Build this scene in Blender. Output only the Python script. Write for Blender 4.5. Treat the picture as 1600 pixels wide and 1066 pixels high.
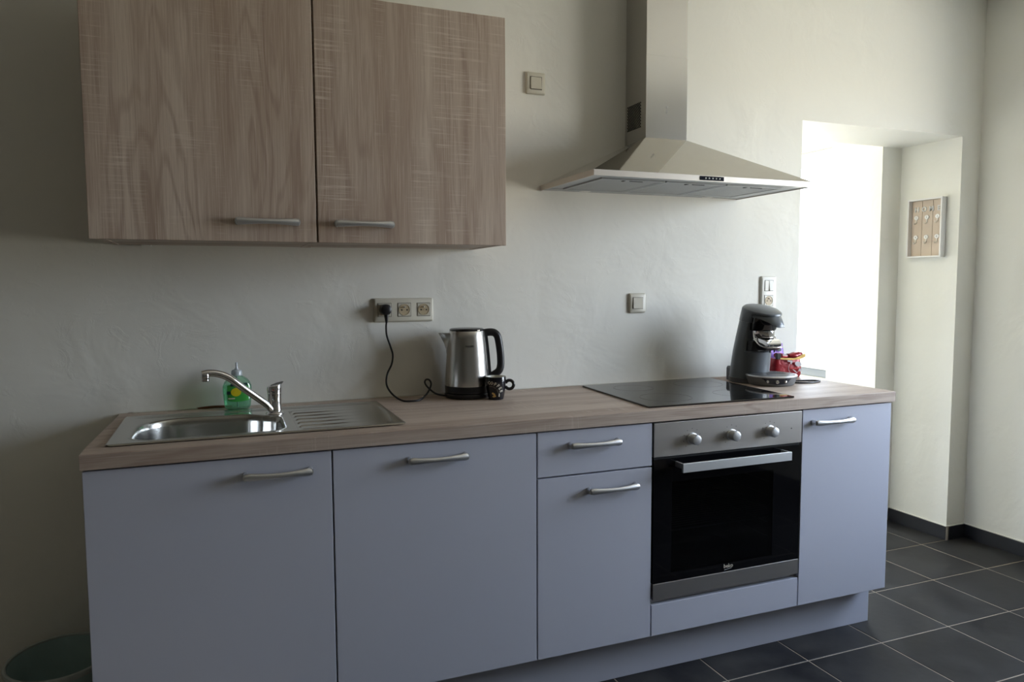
import bpy, bmesh, math, random
from mathutils import Vector, Matrix, noise
random.seed(7)
S = bpy.context.scene
for o in list(bpy.data.objects): bpy.data.objects.remove(o, do_unlink=True)
COL = S.collection
PI = math.pi

# ------------------------------------------------------------------ camera
cam_d = bpy.data.cameras.new('camera'); cam = bpy.data.objects.new('camera', cam_d); COL.objects.link(cam)
cam.location = (0.3219, -2.5545, 1.2976)
cam.rotation_euler = (1.4933, 0.0046, -0.3769)
cam_d.sensor_width = 36; cam_d.lens = 1144.7*36/1600
cam_d.clip_start = 0.05; cam_d.clip_end = 100
S.camera = cam
# ------------------------------------------------------------------ sky
W = bpy.data.worlds.new('sky'); S.world = W; W.use_nodes = True
nt = W.node_tree; nt.nodes.clear()
wo = nt.nodes.new('ShaderNodeOutputWorld'); bg = nt.nodes.new('ShaderNodeBackground')
tc = nt.nodes.new('ShaderNodeTexCoord'); sp = nt.nodes.new('ShaderNodeSeparateXYZ'); cr = nt.nodes.new('ShaderNodeValToRGB')
mr = nt.nodes.new('ShaderNodeMapRange'); mr.inputs[1].default_value = -1; mr.inputs[2].default_value = 1
nt.links.new(tc.outputs['Generated'], sp.inputs[0]); nt.links.new(sp.outputs[2], mr.inputs[0]); nt.links.new(mr.outputs[0], cr.inputs[0])
e = cr.color_ramp.elements
e[0].position = 0.0; e[0].color = (.50, .475, .42, 1)
e[1].position = 1.0; e[1].color = (.52, .68, 1.0, 1)
a = cr.color_ramp.elements.new(.485); a.color = (.66, .63, .55, 1)
a = cr.color_ramp.elements.new(.53); a.color = (.80, .88, 1.0, 1)
nt.links.new(cr.outputs[0], bg.inputs[0]); bg.inputs[1].default_value = 16.0
nt.links.new(bg.outputs[0], wo.inputs[0])
def portal(loc, rot, sx, sy):
    l = bpy.data.lights.new('window_daylight', 'AREA'); l.shape = 'RECTANGLE'; l.size = sx; l.size_y = sy
    l.cycles.is_portal = True
    o = bpy.data.objects.new('window_daylight', l); COL.objects.link(o); o.location = loc; o.rotation_euler = rot
MW = (-.62, -2.02, .80, 2.25)        # main window in right wall: y1,y0,z0,z1
AW = (.685, 1.55, .745, 2.06)         # porch side window
AD = (1.70, 3.30, .35, 1.90)          # unseen porch end window, added to brighten the reveal: x0 x1 z0 z1
portal((4.14, (MW[0]+MW[1])/2, (MW[2]+MW[3])/2), (0, PI/2, 0), MW[3]-MW[2], MW[0]-MW[1])
portal((3.75, (AW[0]+AW[1])/2, (AW[2]+AW[3])/2), (0, PI/2, 0), AW[3]-AW[2], AW[1]-AW[0])
portal(((AD[0]+AD[1])/2, 3.36, (AD[2]+AD[3])/2), (-PI/2, 0, 0), AD[1]-AD[0], AD[3]-AD[2])  # portal of the added end window
S.view_settings.view_transform = 'Standard'; S.view_settings.look = 'None'
S.view_settings.exposure = 0.68; S.view_settings.gamma = 1.0; S.view_settings.use_curve_mapping = False
S.cycles.max_bounces = 12; S.cycles.diffuse_bounces = 8; S.cycles.transparent_max_bounces = 16
S.cycles.caustics_reflective = False; S.cycles.caustics_refractive = False

# ------------------------------------------------------------------ materials
def newmat(name):
    m = bpy.data.materials.new(name); m.use_nodes = True
    return m, m.node_tree.nodes, m.node_tree.links, m.node_tree.nodes['Principled BSDF']
def mat(name, col, rough=.5, metal=0, bump=None, vary=None, spec=.5, aniso=0, coat=0):
    """bump=(scale, strength, distance) ; vary=(scale, amount)"""
    m, N, L, b = newmat(name)
    b.inputs['Base Color'].default_value = (*col, 1); b.inputs['Roughness'].default_value = rough
    b.inputs['Metallic'].default_value = metal; b.inputs['Specular IOR Level'].default_value = spec
    if coat: b.inputs['Coat Weight'].default_value = coat
    if aniso: b.inputs['Anisotropic'].default_value = aniso
    t = N.new('ShaderNodeTexCoord')
    v = vary or (14, .05)
    n = N.new('ShaderNodeTexNoise'); n.inputs['Scale'].default_value = v[0]; n.inputs['Detail'].default_value = 4
    L.new(t.outputs['Object'], n.inputs['Vector'])
    mx = N.new('ShaderNodeMix'); mx.data_type = 'RGBA'
    mx.inputs[6].default_value = (*[c*(1-v[1]) for c in col], 1); mx.inputs[7].default_value = (*[min(1, c*(1+v[1])) for c in col], 1)
    L.new(n.outputs[0], mx.inputs[0]); L.new(mx.outputs[2], b.inputs['Base Color'])
    if bump:
        n2 = N.new('ShaderNodeTexNoise'); n2.inputs['Scale'].default_value = bump[0]; n2.inputs['Detail'].default_value = 6
        L.new(t.outputs['Object'], n2.inputs['Vector'])
        bp = N.new('ShaderNodeBump'); bp.inputs['Strength'].default_value = bump[1]; bp.inputs['Distance'].default_value = bump[2]
        L.new(n2.outputs[0], bp.inputs['Height']); L.new(bp.outputs[0], b.inputs['Normal'])
    return m
def brushed(name, col, rough, axis='z', amt=.05, stretch=120):
    """metal with fine lines running along axis"""
    m, N, L, b = newmat(name)
    b.inputs['Base Color'].default_value = (*col, 1); b.inputs['Metallic'].default_value = 1; b.inputs['Roughness'].default_value = rough
    t = N.new('ShaderNodeTexCoord'); mp = N.new('ShaderNodeMapping')
    s = [stretch]*3; s['xyz'.index(axis)] = 1.5
    mp.inputs['Scale'].default_value = s
    n = N.new('ShaderNodeTexNoise'); n.inputs['Scale'].default_value = 3; n.inputs['Detail'].default_value = 5
    L.new(t.outputs['Object'], mp.inputs[0]); L.new(mp.outputs[0], n.inputs[0])
    r = N.new('ShaderNodeMapRange'); r.inputs[3].default_value = max(.02, rough-amt); r.inputs[4].default_value = rough+amt
    L.new(n.outputs[0], r.inputs[0]); L.new(r.outputs[0], b.inputs['Roughness'])
    bp = N.new('ShaderNodeBump'); bp.inputs['Strength'].default_value = .02; bp.inputs['Distance'].default_value = .0004
    L.new(n.outputs[0], bp.inputs['Height']); L.new(bp.outputs[0], b.inputs['Normal'])
    return m
def plaster(name, col, amp=1.0):
    m, N, L, b = newmat(name)
    b.inputs['Roughness'].default_value = .62; b.inputs['Specular IOR Level'].default_value = .35
    t = N.new('ShaderNodeTexCoord')
    def nz(sc, det, rough=.5, dist=0):
        n = N.new('ShaderNodeTexNoise'); n.inputs['Scale'].default_value = sc; n.inputs['Detail'].default_value = det
        n.inputs['Roughness'].default_value = rough; n.inputs['Distortion'].default_value = dist
        L.new(t.outputs['Object'], n.inputs['Vector']); return n
    n0 = nz(2.2, 3); mx = N.new('ShaderNodeMix'); mx.data_type = 'RGBA'
    mx.inputs[6].default_value = (*[c*.965 for c in col], 1); mx.inputs[7].default_value = (*[c*1.03 for c in col], 1)
    L.new(n0.outputs[0], mx.inputs[0]); L.new(mx.outputs[2], b.inputs['Base Color'])
    n1 = nz(4.5, 3, .5, .6); n2 = nz(26, 5, .6, .8); n3 = nz(11, 7, .66, .7)
    # sparse trowel ridges from the distorted noise
    rg = N.new('ShaderNodeMapRange'); rg.inputs[1].default_value = .56; rg.inputs[2].default_value = .66; L.new(n3.outputs[0], rg.inputs[0])
    m1 = N.new('ShaderNodeMath'); m1.operation = 'MULTIPLY_ADD'; m1.inputs[1].default_value = 2.6; L.new(n1.outputs[0], m1.inputs[0])
    m2 = N.new('ShaderNodeMath'); m2.operation = 'MULTIPLY_ADD'; m2.inputs[1].default_value = .16; L.new(n2.outputs[0], m2.inputs[0])
    m3 = N.new('ShaderNodeMath'); m3.operation = 'MULTIPLY'; m3.inputs[1].default_value = .14; L.new(rg.outputs[0], m3.inputs[0])
    L.new(m3.outputs[0], m2.inputs[2]); L.new(m2.outputs[0], m1.inputs[2])
    bp = N.new('ShaderNodeBump'); bp.inputs['Strength'].default_value = .36*amp; bp.inputs['Distance'].default_value = .006
    L.new(m1.outputs[0], bp.inputs['Height']); L.new(bp.outputs[0], b.inputs['Normal'])
    return m
def oak(name, axis='z', offset=0.0, bright=1.0):
    """rough sawn pale oak print: grain runs along axis"""
    m, N, L, b = newmat(name)
    b.inputs['Roughness'].default_value = .55; b.inputs['Specular IOR Level'].default_value = .35
    t = N.new('ShaderNodeTexCoord')
    order = {'z': (0, 1, 2), 'x': (2, 1, 0)}[axis]
    def mapping(scale, loc=(0, 0, 0)):
        mp = N.new('ShaderNodeMapping'); mp.inputs['Location'].default_value = [l+offset for l in loc]
        s = [0, 0, 0]
        s[order[0]] = scale[0]; s[order[1]] = scale[1]; s[order[2]] = scale[2]
        mp.inputs['Scale'].default_value = s
        L.new(t.outputs['Object'], mp.inputs[0]); return mp
    def nz(mp, sc, det=4, rough=.5, dist=0):
        n = N.new('ShaderNodeTexNoise'); n.inputs['Scale'].default_value = sc; n.inputs['Detail'].default_value = det
        n.inputs['Roughness'].default_value = rough; n.inputs['Distortion'].default_value = dist
        L.new(mp.outputs[0], n.inputs[0]); return n
    def rng(src, a0, a1, b0=0, b1=1):
        r = N.new('ShaderNodeMapRange'); r.inputs[1].default_value = a0; r.inputs[2].default_value = a1
        r.inputs[3].default_value = b0; r.inputs[4].default_value = b1; L.new(src, r.inputs[0]); return r.outputs[0]
    def mixc(fac, A, B):
        x = N.new('ShaderNodeMix'); x.data_type = 'RGBA'
        L.new(fac, x.inputs[0])
        if isinstance(A, tuple): x.inputs[6].default_value = (*[c*bright for c in A], 1)
        else: L.new(A, x.inputs[6])
        if isinstance(B, tuple): x.inputs[7].default_value = (*[c*bright for c in B], 1)
        else: L.new(B, x.inputs[7])
        return x.outputs[2]
    band = nz(mapping((9, 9, .35)), 1.6, 3, .55, .3)                 # broad boards of tone
    c = mixc(rng(band.outputs[0], .34, .66), (.335, .255, .205), (.485, .405, .34))
    # cathedral figure: contour lines of a stretched noise
    cn = nz(mapping((5.5, 5.5, .75), (3, 1, 2)), 1.25, 2.5, .45, .25)
    mul = N.new('ShaderNodeMath'); mul.operation = 'MULTIPLY'; mul.inputs[1].default_value = 95; L.new(cn.outputs[0], mul.inputs[0])
    sn = N.new('ShaderNodeMath'); sn.operation = 'SINE'; L.new(mul.outputs[0], sn.inputs[0])
    msk = nz(mapping((4, 4, .8), (7, 3, 1)), 1.3, 2)
    mm = N.new('ShaderNodeMath'); mm.operation = 'MULTIPLY'
    L.new(rng(sn.outputs[0], .1, 1, 0, .55), mm.inputs[0]); L.new(rng(msk.outputs[0], .42, .62), mm.inputs[1])
    c = mixc(mm.outputs[0], c, (.27, .19, .15))
    # fibres
    fb = nz(mapping((120, 120, 2.6)), 2.4, 5, .65, .15)
    c = mixc(rng(fb.outputs[0], .50, .72, 0, .55), c, (.27, .195, .155))
    c = mixc(rng(fb.outputs[0], .48, .30, 0, .5), c, (.56, .49, .43))
    # saw marks across the grain in patches
    sw = nz(mapping((7, 7, 210), (1, 5, 9)), 1.0, 3, .5)
    sm = nz(mapping((11, 11, 3.2), (9, 4, 6)), 1.0, 3)
    m4 = N.new('ShaderNodeMath'); m4.operation = 'MULTIPLY'
    L.new(rng(sw.outputs[0], .54, .68, 0, .6), m4.inputs[0]); L.new(rng(sm.outputs[0], .52, .68), m4.inputs[1])
    c = mixc(m4.outputs[0], c, (.62, .55, .49))
    L.new(c, b.inputs['Base Color'])
    bp = N.new('ShaderNodeBump'); bp.inputs['Strength'].default_value = .12; bp.inputs['Distance'].default_value = .001
    L.new(fb.outputs[0], bp.inputs['Height']); L.new(bp.outputs[0], b.inputs['Normal'])
    return m
def slate(name):
    m, N, L, b = newmat(name)
    t = N.new('ShaderNodeTexCoord'); oi = N.new('ShaderNodeObjectInfo')
    ad = N.new('ShaderNodeVectorMath'); ad.operation = 'ADD'
    L.new(t.outputs['Object'], ad.inputs[0]); L.new(oi.outputs['Location'], ad.inputs[1])
    n = N.new('ShaderNodeTexNoise'); n.inputs['Scale'].default_value = 5; n.inputs['Detail'].default_value = 7; n.inputs['Roughness'].default_value = .62
    L.new(ad.outputs[0], n.inputs[0])
    cr = N.new('ShaderNodeValToRGB'); cr.color_ramp.elements[0].position = .35; cr.color_ramp.elements[0].color = (.012, .012, .014, 1)
    cr.color_ramp.elements[1].position = .72; cr.color_ramp.elements[1].color = (.042, .041, .040, 1)
    L.new(n.outputs[0], cr.inputs[0])
    hv = N.new('ShaderNodeHueSaturation'); r = N.new('ShaderNodeMapRange'); r.inputs[3].default_value = .8; r.inputs[4].default_value = 1.25
    L.new(oi.outputs['Random'], r.inputs[0]); L.new(r.outputs[0], hv.inputs['Value']); L.new(cr.outputs[0], hv.inputs['Color'])
    L.new(hv.outputs[0], b.inputs['Base Color'])
    r2 = N.new('ShaderNodeMapRange'); r2.inputs[1].default_value = .3; r2.inputs[2].default_value = .7; r2.inputs[3].default_value = .36; r2.inputs[4].default_value = .56; b.inputs['Specular IOR Level'].default_value = .16
    L.new(n.outputs[0], r2.inputs[0]); L.new(r2.outputs[0], b.inputs['Roughness'])
    n2 = N.new('ShaderNodeTexNoise'); n2.inputs['Scale'].default_value = 30; n2.inputs['Detail'].default_value = 6
    L.new(ad.outputs[0], n2.inputs[0])
    bp = N.new('ShaderNodeBump'); bp.inputs['Strength'].default_value = .25; bp.inputs['Distance'].default_value = .002
    L.new(n2.outputs[0], bp.inputs['Height']); L.new(bp.outputs[0], b.inputs['Normal'])
    return m
def clear(name, tint, refl=.08, op=.0, opcol=(1, 1, 1)):
    """thin pane or clear plastic: transparent with a weak gloss"""
    m, N, L, b = newmat(name); N.remove(b); out = N['Material Output']
    tr = N.new('ShaderNodeBsdfTransparent'); tr.inputs[0].default_value = (*tint, 1)
    gl = N.new('ShaderNodeBsdfGlossy'); gl.inputs['Roughness'].default_value = .04
    ly = N.new('ShaderNodeLayerWeight'); ly.inputs[0].default_value = .35
    rr = N.new('ShaderNodeMapRange'); rr.inputs[3].default_value = refl*.5; rr.inputs[4].default_value = min(1, refl*5)
    L.new(ly.outputs['Fresnel'], rr.inputs[0])
    mx = N.new('ShaderNodeMixShader'); L.new(rr.outputs[0], mx.inputs[0]); L.new(tr.outputs[0], mx.inputs[1]); L.new(gl.outputs[0], mx.inputs[2])
    last = mx
    if op:
        d = N.new('ShaderNodeBsdfPrincipled'); d.inputs['Base Color'].default_value = (*opcol, 1); d.inputs['Roughness'].default_value = .2
        tn = N.new('ShaderNodeTexNoise'); tn.inputs['Scale'].default_value = 20
        m2 = N.new('ShaderNodeMixShader'); m2.inputs[0].default_value = op
        L.new(mx.outputs[0], m2.inputs[1]); L.new(d.outputs[0], m2.inputs[2]); last = m2
    L.new(last.outputs[0], out.inputs[0]); return m

M = {}
M['wall'] = plaster('cream_plaster', (.83, .82, .765))
M['wall2'] = plaster('brown_plaster', (.29, .285, .26))
M['ceil'] = plaster('ceiling_paint', (.88, .855, .78), .3)
M['front'] = mat('lilac_grey_melamine', (.54, .56, .655), .38, bump=(400, .03, .0004), vary=(3, .01))
M['edge'] = mat('dark_edge_band', (.10, .10, .12), .5)
M['carcass'] = mat('white_carcass', (.55, .55, .57), .5)
M['oakdoor1'] = oak('sawn_oak_vertical', 'z', 0, 1.30); M['oakdoor2'] = oak('sawn_oak_vertical_second', 'z', 4.7, 1.30)
M['oaktop'] = oak('sawn_oak_worktop', 'x', 2.3, 1.16)
M['oakbody'] = oak('sawn_oak_carcass', 'x', 8.1, 1.15)
M['slate'] = slate('dark_slate_tile')
M['skirt'] = mat('dark_skirting_tile', (.018, .019, .024), .35, bump=(40, .2, .001), vary=(8, .3))
M['grout'] = mat('pale_grout', (.33, .28, .22), .9, bump=(200, .5, .001), vary=(6, .25))
M['satin'] = mat('satin_nickel', (.72, .73, .75), .38, 1, vary=(60, .03))
M['chrome'] = mat('chrome', (.80, .80, .82), .06, 1)
M['steel'] = brushed('brushed_steel', (.56, .54, .525), .37, 'x', .03)
M['rimsteel'] = brushed('hood_rim_steel', (.64, .60, .56), .44, 'x', .03)
M['steelv'] = mat('satin_chimney_steel', (.60, .59, .57), .24, 1, vary=(5, .02))
M['sink'] = brushed('sink_steel', (.55, .55, .53), .19, 'x', .04)
M['hoodmirror'] = mat('polished_hood_steel', (.50, .485, .45), .07, 1)
M['kettle'] = brushed('kettle_steel', (.64, .62, .60), .25, 'z', .04, 200)
M['filter'] = mat('grey_filter_mesh', (.33, .34, .35), .45, .7, bump=(900, .5, .0006))
M['black'] = mat('black_plastic', (.012, .012, .014), .35, bump=(500, .05, .0003))
M['blackgloss'] = mat('black_gloss', (.008, .008, .010), .08, spec=.6)
M['hob'] = mat('black_ceramic_glass', (.006, .006, .007), .04, spec=.75)
M['ovenglass'] = mat('oven_black_glass', (.004, .004, .005), .05, spec=.35)
M['ovenwin'] = clear('tinted_oven_window', (.30, .31, .33), .05)
M['cavity'] = mat('oven_enamel', (.02, .022, .028), .4)
M['rack'] = mat('oven_rack_wire', (.55, .55, .55), .3, .9)
M['white'] = mat('white_plastic', (.80, .80, .77), .4)
M['cream'] = mat('cream_plastic', (.60, .57, .48), .38)
M['creamw'] = mat('off_white_plastic', (.72, .71, .65), .38)
M['beige'] = mat('beige_plastic', (.50, .41, .27), .42)
M['hole'] = mat('dark_hole', (.01, .01, .01), .8)
M['grey'] = mat('dark_grey_plastic', (.12, .135, .15), .30, bump=(300, .04, .0003))
M['grey2'] = mat('dark_grey_soft_plastic', (.085, .088, .095), .42)
M['mid'] = mat('mid_grey_plastic', (.16, .165, .17), .35)
M['pframe'] = mat('white_window_frame', (.82, .84, .84), .35)
M['glass'] = clear('window_glass', (.96, .97, .97), .06)
M['sillshade'] = mat('sill_shadow_grey', (.26, .28, .30), .5)  # grey stands in for the shadow below the porch window frame
M['bottle'] = clear('clear_green_bottle', (.70, .92, .80), .12, .10, (.6, .85, .7))
M['soap'] = clear('green_soap_liquid', (.70, .93, .80), .05, .16, (.45, .80, .60))
M['labelg'] = mat('green_label', (.06, .40, .07), .4, vary=(30, .3))
M['labeldk'] = mat('dark_green_print', (.01, .05, .05), .4)
M['lemon'] = mat('lemon_yellow_print', (.75, .62, .02), .4, vary=(60, .2))
M['pump'] = clear('frosted_pump_plastic', (.85, .88, .92), .12, .62, (.70, .76, .82))
M['mugblk'] = mat('black_glazed_ceramic', (.008, .008, .012), .14, spec=.6)
M['mugin'] = mat('cream_glazed_ceramic', (.62, .60, .52), .25)
M['print'] = mat('cream_print', (.66, .60, .50), .5)
M['printdim'] = mat('faded_brown_print', (.20, .17, .12), .5)
M['gold'] = mat('gold_foil', (.62, .42, .15), .3, .8, bump=(60, .5, .002))
M['red'] = mat('red_foil', (.26, .004, .012), .28, .25, bump=(45, .6, .004), vary=(20, .3), spec=.6)
M['redlt'] = mat('bright_red_print', (.42, .02, .02), .35)
M['silver'] = mat('silver_white_print', (.50, .46, .48), .35, .3)
M['purple'] = mat('purple_foil', (.25, .14, .48), .35, .2, bump=(40, .5, .003), vary=(35, .35))
M['blue'] = mat('blue_foil', (.03, .12, .42), .35, .1, vary=(18, .4))
M['keywhite'] = mat('white_painted_wood', (.78, .77, .76), .5)
M['keywood'] = mat('pale_pine_board', (.56, .46, .37), .6, vary=(9, .10))
M['lettergrey'] = mat('grey_white_letter', (.60, .60, .60), .5)
M['hook'] = mat('cream_metal_hook', (.72, .68, .62), .4, .3)
M['tub'] = mat('pale_teal_plastic', (.36, .48, .48), .4)
M['tubrim'] = mat('pale_tub_rim', (.42, .46, .45), .35)
M['rust'] = mat('rust_brown_sealant', (.16, .05, .02), .8, vary=(60, .5))
M['mortar'] = mat('rough_mortar', (.34, .31, .27), .9, bump=(90, .6, .003))
M['darkgap'] = mat('dark_recess', (.015, .012, .012), .7)
M['navy'] = mat('navy_display', (.012, .016, .03), .12, spec=.6)
M['lamp'] = mat('frosted_lamp_cover', (.75, .75, .72), .3)

# ------------------------------------------------------------------ geometry helpers
def bmnew(): return bmesh.new()
def add_box(bm, lo, hi, bev=0, seg=2):
    r = bmesh.ops.create_cube(bm, size=1)
    vs = r['verts']
    for v in vs:
        v.co = Vector([(lo[i]+hi[i])/2 + v.co[i]*(hi[i]-lo[i]) for i in range(3)])
    if bev:
        es = list({e for v in vs for e in v.link_edges})
        bmesh.ops.bevel(bm, geom=es, offset=bev, segments=seg, affect='EDGES', profile=.5)
    return bm
def box(lo, hi, bev=0, seg=2): return add_box(bmnew(), lo, hi, bev, seg)
def loft(bm, rings, cap0=True, cap1=True, closed=True):
    vr = [[bm.verts.new(p) for p in r] for r in rings]
    n = len(vr[0])
    for a, b in zip(vr[:-1], vr[1:]):
        for i in range(n if closed else n-1):
            j = (i+1) % n
            bm.faces.new((a[i], a[j], b[j], b[i]))
    if cap0: bm.faces.new(vr[0][::-1])
    if cap1: bm.faces.new(vr[-1])
    return bm
def circ(c, r, n=32, ax='z', ry=None, a0=0):
    ry = r if ry is None else ry; out = []
    for i in range(n):
        t = a0+2*PI*i/n; u, v = r*math.cos(t), ry*math.sin(t)
        out.append({'z': (c[0]+u, c[1]+v, c[2]), 'y': (c[0]+u, c[1], c[2]+v), 'x': (c[0], c[1]+u, c[2]+v)}[ax])
    return out
def add_lathe(bm, c, prof, n=40, ax='z', cap0=True, cap1=True):
    rings = []
    for r, h in prof:
        cc = {'z': (c[0], c[1], c[2]+h), 'y': (c[0], c[1]+h, c[2]), 'x': (c[0]+h, c[1], c[2])}[ax]
        rings.append(circ(cc, max(r, 1e-5), n, ax))
    return loft(bm, rings, cap0, cap1)
def spline(pts, n=8):
    P = [Vector(p) for p in pts]; P = [P[0]*2-P[1]]+P+[P[-1]*2-P[-2]]; out = []
    for i in range(1, len(P)-2):
        for k in range(n):
            t = k/n; a, b, c, d = P[i-1], P[i], P[i+1], P[i+2]
            out.append(.5*((2*b)+(c-a)*t+(2*a-5*b+4*c-d)*t*t+(3*b-3*c+d-a)*t**3))
    out.append(P[-2]); return out
def add_tube(bm, path, rad, n=10, ry=None, up=None):
    """rad: number or function of t in 0..1; ry: optional second radius function"""
    P = [Vector(p) for p in path]; rings = []; prev = None
    for i, p in enumerate(P):
        d = (P[min(i+1, len(P)-1)]-P[max(i-1, 0)]).normalized()
        if prev is None:
            u = Vector(up) if up else (Vector((0, 0, 1)) if abs(d.z) < .9 else Vector((1, 0, 0)))
        else: u = prev
        u = (u-d*u.dot(d)).normalized(); prev = u; w = d.cross(u); t = i/(len(P)-1)
        a = rad(t) if callable(rad) else rad; b = (ry(t) if callable(ry) else ry) if ry is not None else a
        rings.append([p+u*a*math.cos(2*PI*k/n)+w*b*math.sin(2*PI*k/n) for k in range(n)])
    return loft(bm, rings)
def prism(bm, poly, d0, d1, plane='xz', bev=0):
    """poly in 2D extruded along the remaining axis from d0 to d1"""
    f = {'xz': lambda u, v, d: (u, d, v), 'xy': lambda u, v, d: (u, v, d), 'yz': lambda u, v, d: (d, u, v)}[plane]
    loft(bm, [[f(u, v, d0) for u, v in poly], [f(u, v, d1) for u, v in poly]])
    return bm
def rrect(x0, y0, x1, y1, r, n=6):
    out = []
    for cx, cy, a in ((x1-r, y1-r, 0), (x0+r, y1-r, PI/2), (x0+r, y0+r, PI), (x1-r, y0+r, 3*PI/2)):
        for k in range(n+1):
            t = a+PI/2*k/n; out.append((cx+r*math.cos(t), cy+r*math.sin(t)))
    return out
def origin_of(o):
    v = Vector((0, 0, 0))
    while o is not None: v = v+o.location; o = o.parent
    return v
def obj(name, bm, m, parent=None, smooth=None, loc=None, label=None, kind=None):
    """bm in world coordinates; becomes ONE mesh object whose origin is at loc (or its thing's base)"""
    bmesh.ops.recalc_face_normals(bm, faces=bm.faces)
    me = bpy.data.meshes.new(name); base = origin_of(parent) if parent else Vector(loc or (0, 0, 0))
    sh = -(base+(Vector(loc)-base if (loc and parent) else Vector((0, 0, 0))))
    bmesh.ops.translate(bm, verts=bm.verts, vec=sh)
    bm.to_mesh(me); bm.free(); me.materials.append(m)
    o = bpy.data.objects.new(name, me); COL.objects.link(o)
    if parent:
        o.parent = parent
        if loc: o.location = Vector(loc)-base
    else: o.location = base
    if smooth is not None:
        me.shade_smooth()
        try: me.set_sharp_from_angle(angle=math.radians(smooth))
        except Exception: pass
    if label: o['label'] = label
    if kind: o['kind'] = kind
    return o
def tag(o, label, cat, group=None):
    o['label'] = label; o['category'] = cat
    if group: o['group'] = group
    return o
def thing(name, label, cat, loc, group=None):
    o = bpy.data.objects.new(name, None); COL.objects.link(o); o.location = loc; o.empty_display_size = .05
    return tag(o, label, cat, group)
def struct(name, bm, m, smooth=None):
    return obj(name, bm, m, None, smooth, kind='structure')
def text_bm(s, size, fn, offset=0.0, align='CENTER', spacing=1.0, thick=0.0, res=2):
    """letters as a mesh, each vertex (u, v, w) mapped into the world by fn"""
    c = bpy.data.curves.new('t', 'FONT'); c.body = s; c.size = size; c.align_x = align; c.align_y = 'CENTER'
    c.offset = offset; c.extrude = thick; c.resolution_u = res; c.space_character = spacing
    o = bpy.data.objects.new('t', c); COL.objects.link(o)
    dg = bpy.context.evaluated_depsgraph_get(); me = bpy.data.meshes.new_from_object(o.evaluated_get(dg))
    bm = bmnew(); bm.from_mesh(me)
    for v in bm.verts: v.co = Vector(fn(v.co.x, v.co.y, v.co.z))
    bpy.data.objects.remove(o, do_unlink=True); bpy.data.curves.remove(c); bpy.data.meshes.remove(me)
    return bm
def join_bm(a, b):
    me = bpy.data.meshes.new('tmp'); b.to_mesh(me); b.free(); a.from_mesh(me); bpy.data.meshes.remove(me); return a
def copy_tree(o, parent=None, dloc=None):
    c = o.copy(); COL.objects.link(c); c.parent = parent
    if dloc: c.location = o.location+Vector(dloc)
    for ch in [x for x in bpy.data.objects if x.parent == o]: copy_tree(ch, c)
    return c

# ================================================================== STRUCTURE
XR, XJ, XO, XP = 3.81, 3.683, 2.695, 3.548     # right wall, right jamb, left edge of opening, porch wall
ZO, ZC, D = 2.002, 2.665, .34                  # head of opening, ceiling, wall thickness
XL, YF = -4.6, -5.2
bm = bmnew()
add_box(bm, (XL, 0, -.02), (XO, D, ZC)); add_box(bm, (XO, 0, ZO), (XJ, D, ZC)); add_box(bm, (XJ, 0, -.02), (XR+.3, D, ZC))
struct('wall_back', bm, M['wall'])
bm = bmnew(); y1, y0, z0, z1 = MW
add_box(bm, (XR, y1, -.02), (XR+.3, 0, ZC)); add_box(bm, (XR, YF, -.02), (XR+.3, y0, ZC))
add_box(bm, (XR, y0, -.02), (XR+.3, y1, z0)); add_box(bm, (XR, y0, z1), (XR+.3, y1, ZC))
struct('wall_right', bm, M['wall'])
struct('wall_left', box((XL-.1, YF, -.02), (XL, D, ZC)), M['wall2'])
struct('wall_front', box((XL-.1, YF-.1, -.02), (XR+.3, YF, ZC)), M['wall2'])
struct('ceiling', box((XL-.1, YF-.1, ZC), (XR+.3, D, ZC+.1)), M['ceil'])
# porch beyond the opening
bm = bmnew(); y0, y1, z0, z1 = AW
add_box(bm, (XP, D, -.02), (XP+.22, y0, 2.5)); add_box(bm, (XP, y1, -.02), (XP+.22, 3.4, 2.5))
add_box(bm, (XP, y0, -.02), (XP+.22, y1, z0)); add_box(bm, (XP, y0, z1), (XP+.22, y1, 2.5))
struct('wall_porch_right', bm, M['wall'])
bm = bmnew(); x0, x1, z0, z1 = AD
add_box(bm, (1.5, 3.3, -.02), (x0, 3.45, 2.5)); add_box(bm, (x1, 3.3, -.02), (XP, 3.45, 2.5))
add_box(bm, (x0, 3.3, -.02), (x1, 3.45, z0)); add_box(bm, (x0, 3.3, z1), (x1, 3.45, 2.5))
struct('wall_porch_back', bm, M['wall'])
struct('wall_porch_left', box((1.4, D, -.02), (1.5, 3.45, 2.5)), M['wall'])
struct('ceiling_porch', box((1.4, D, 2.5), (XP+.3, 3.45, 2.6)), M['ceil'])
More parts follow.
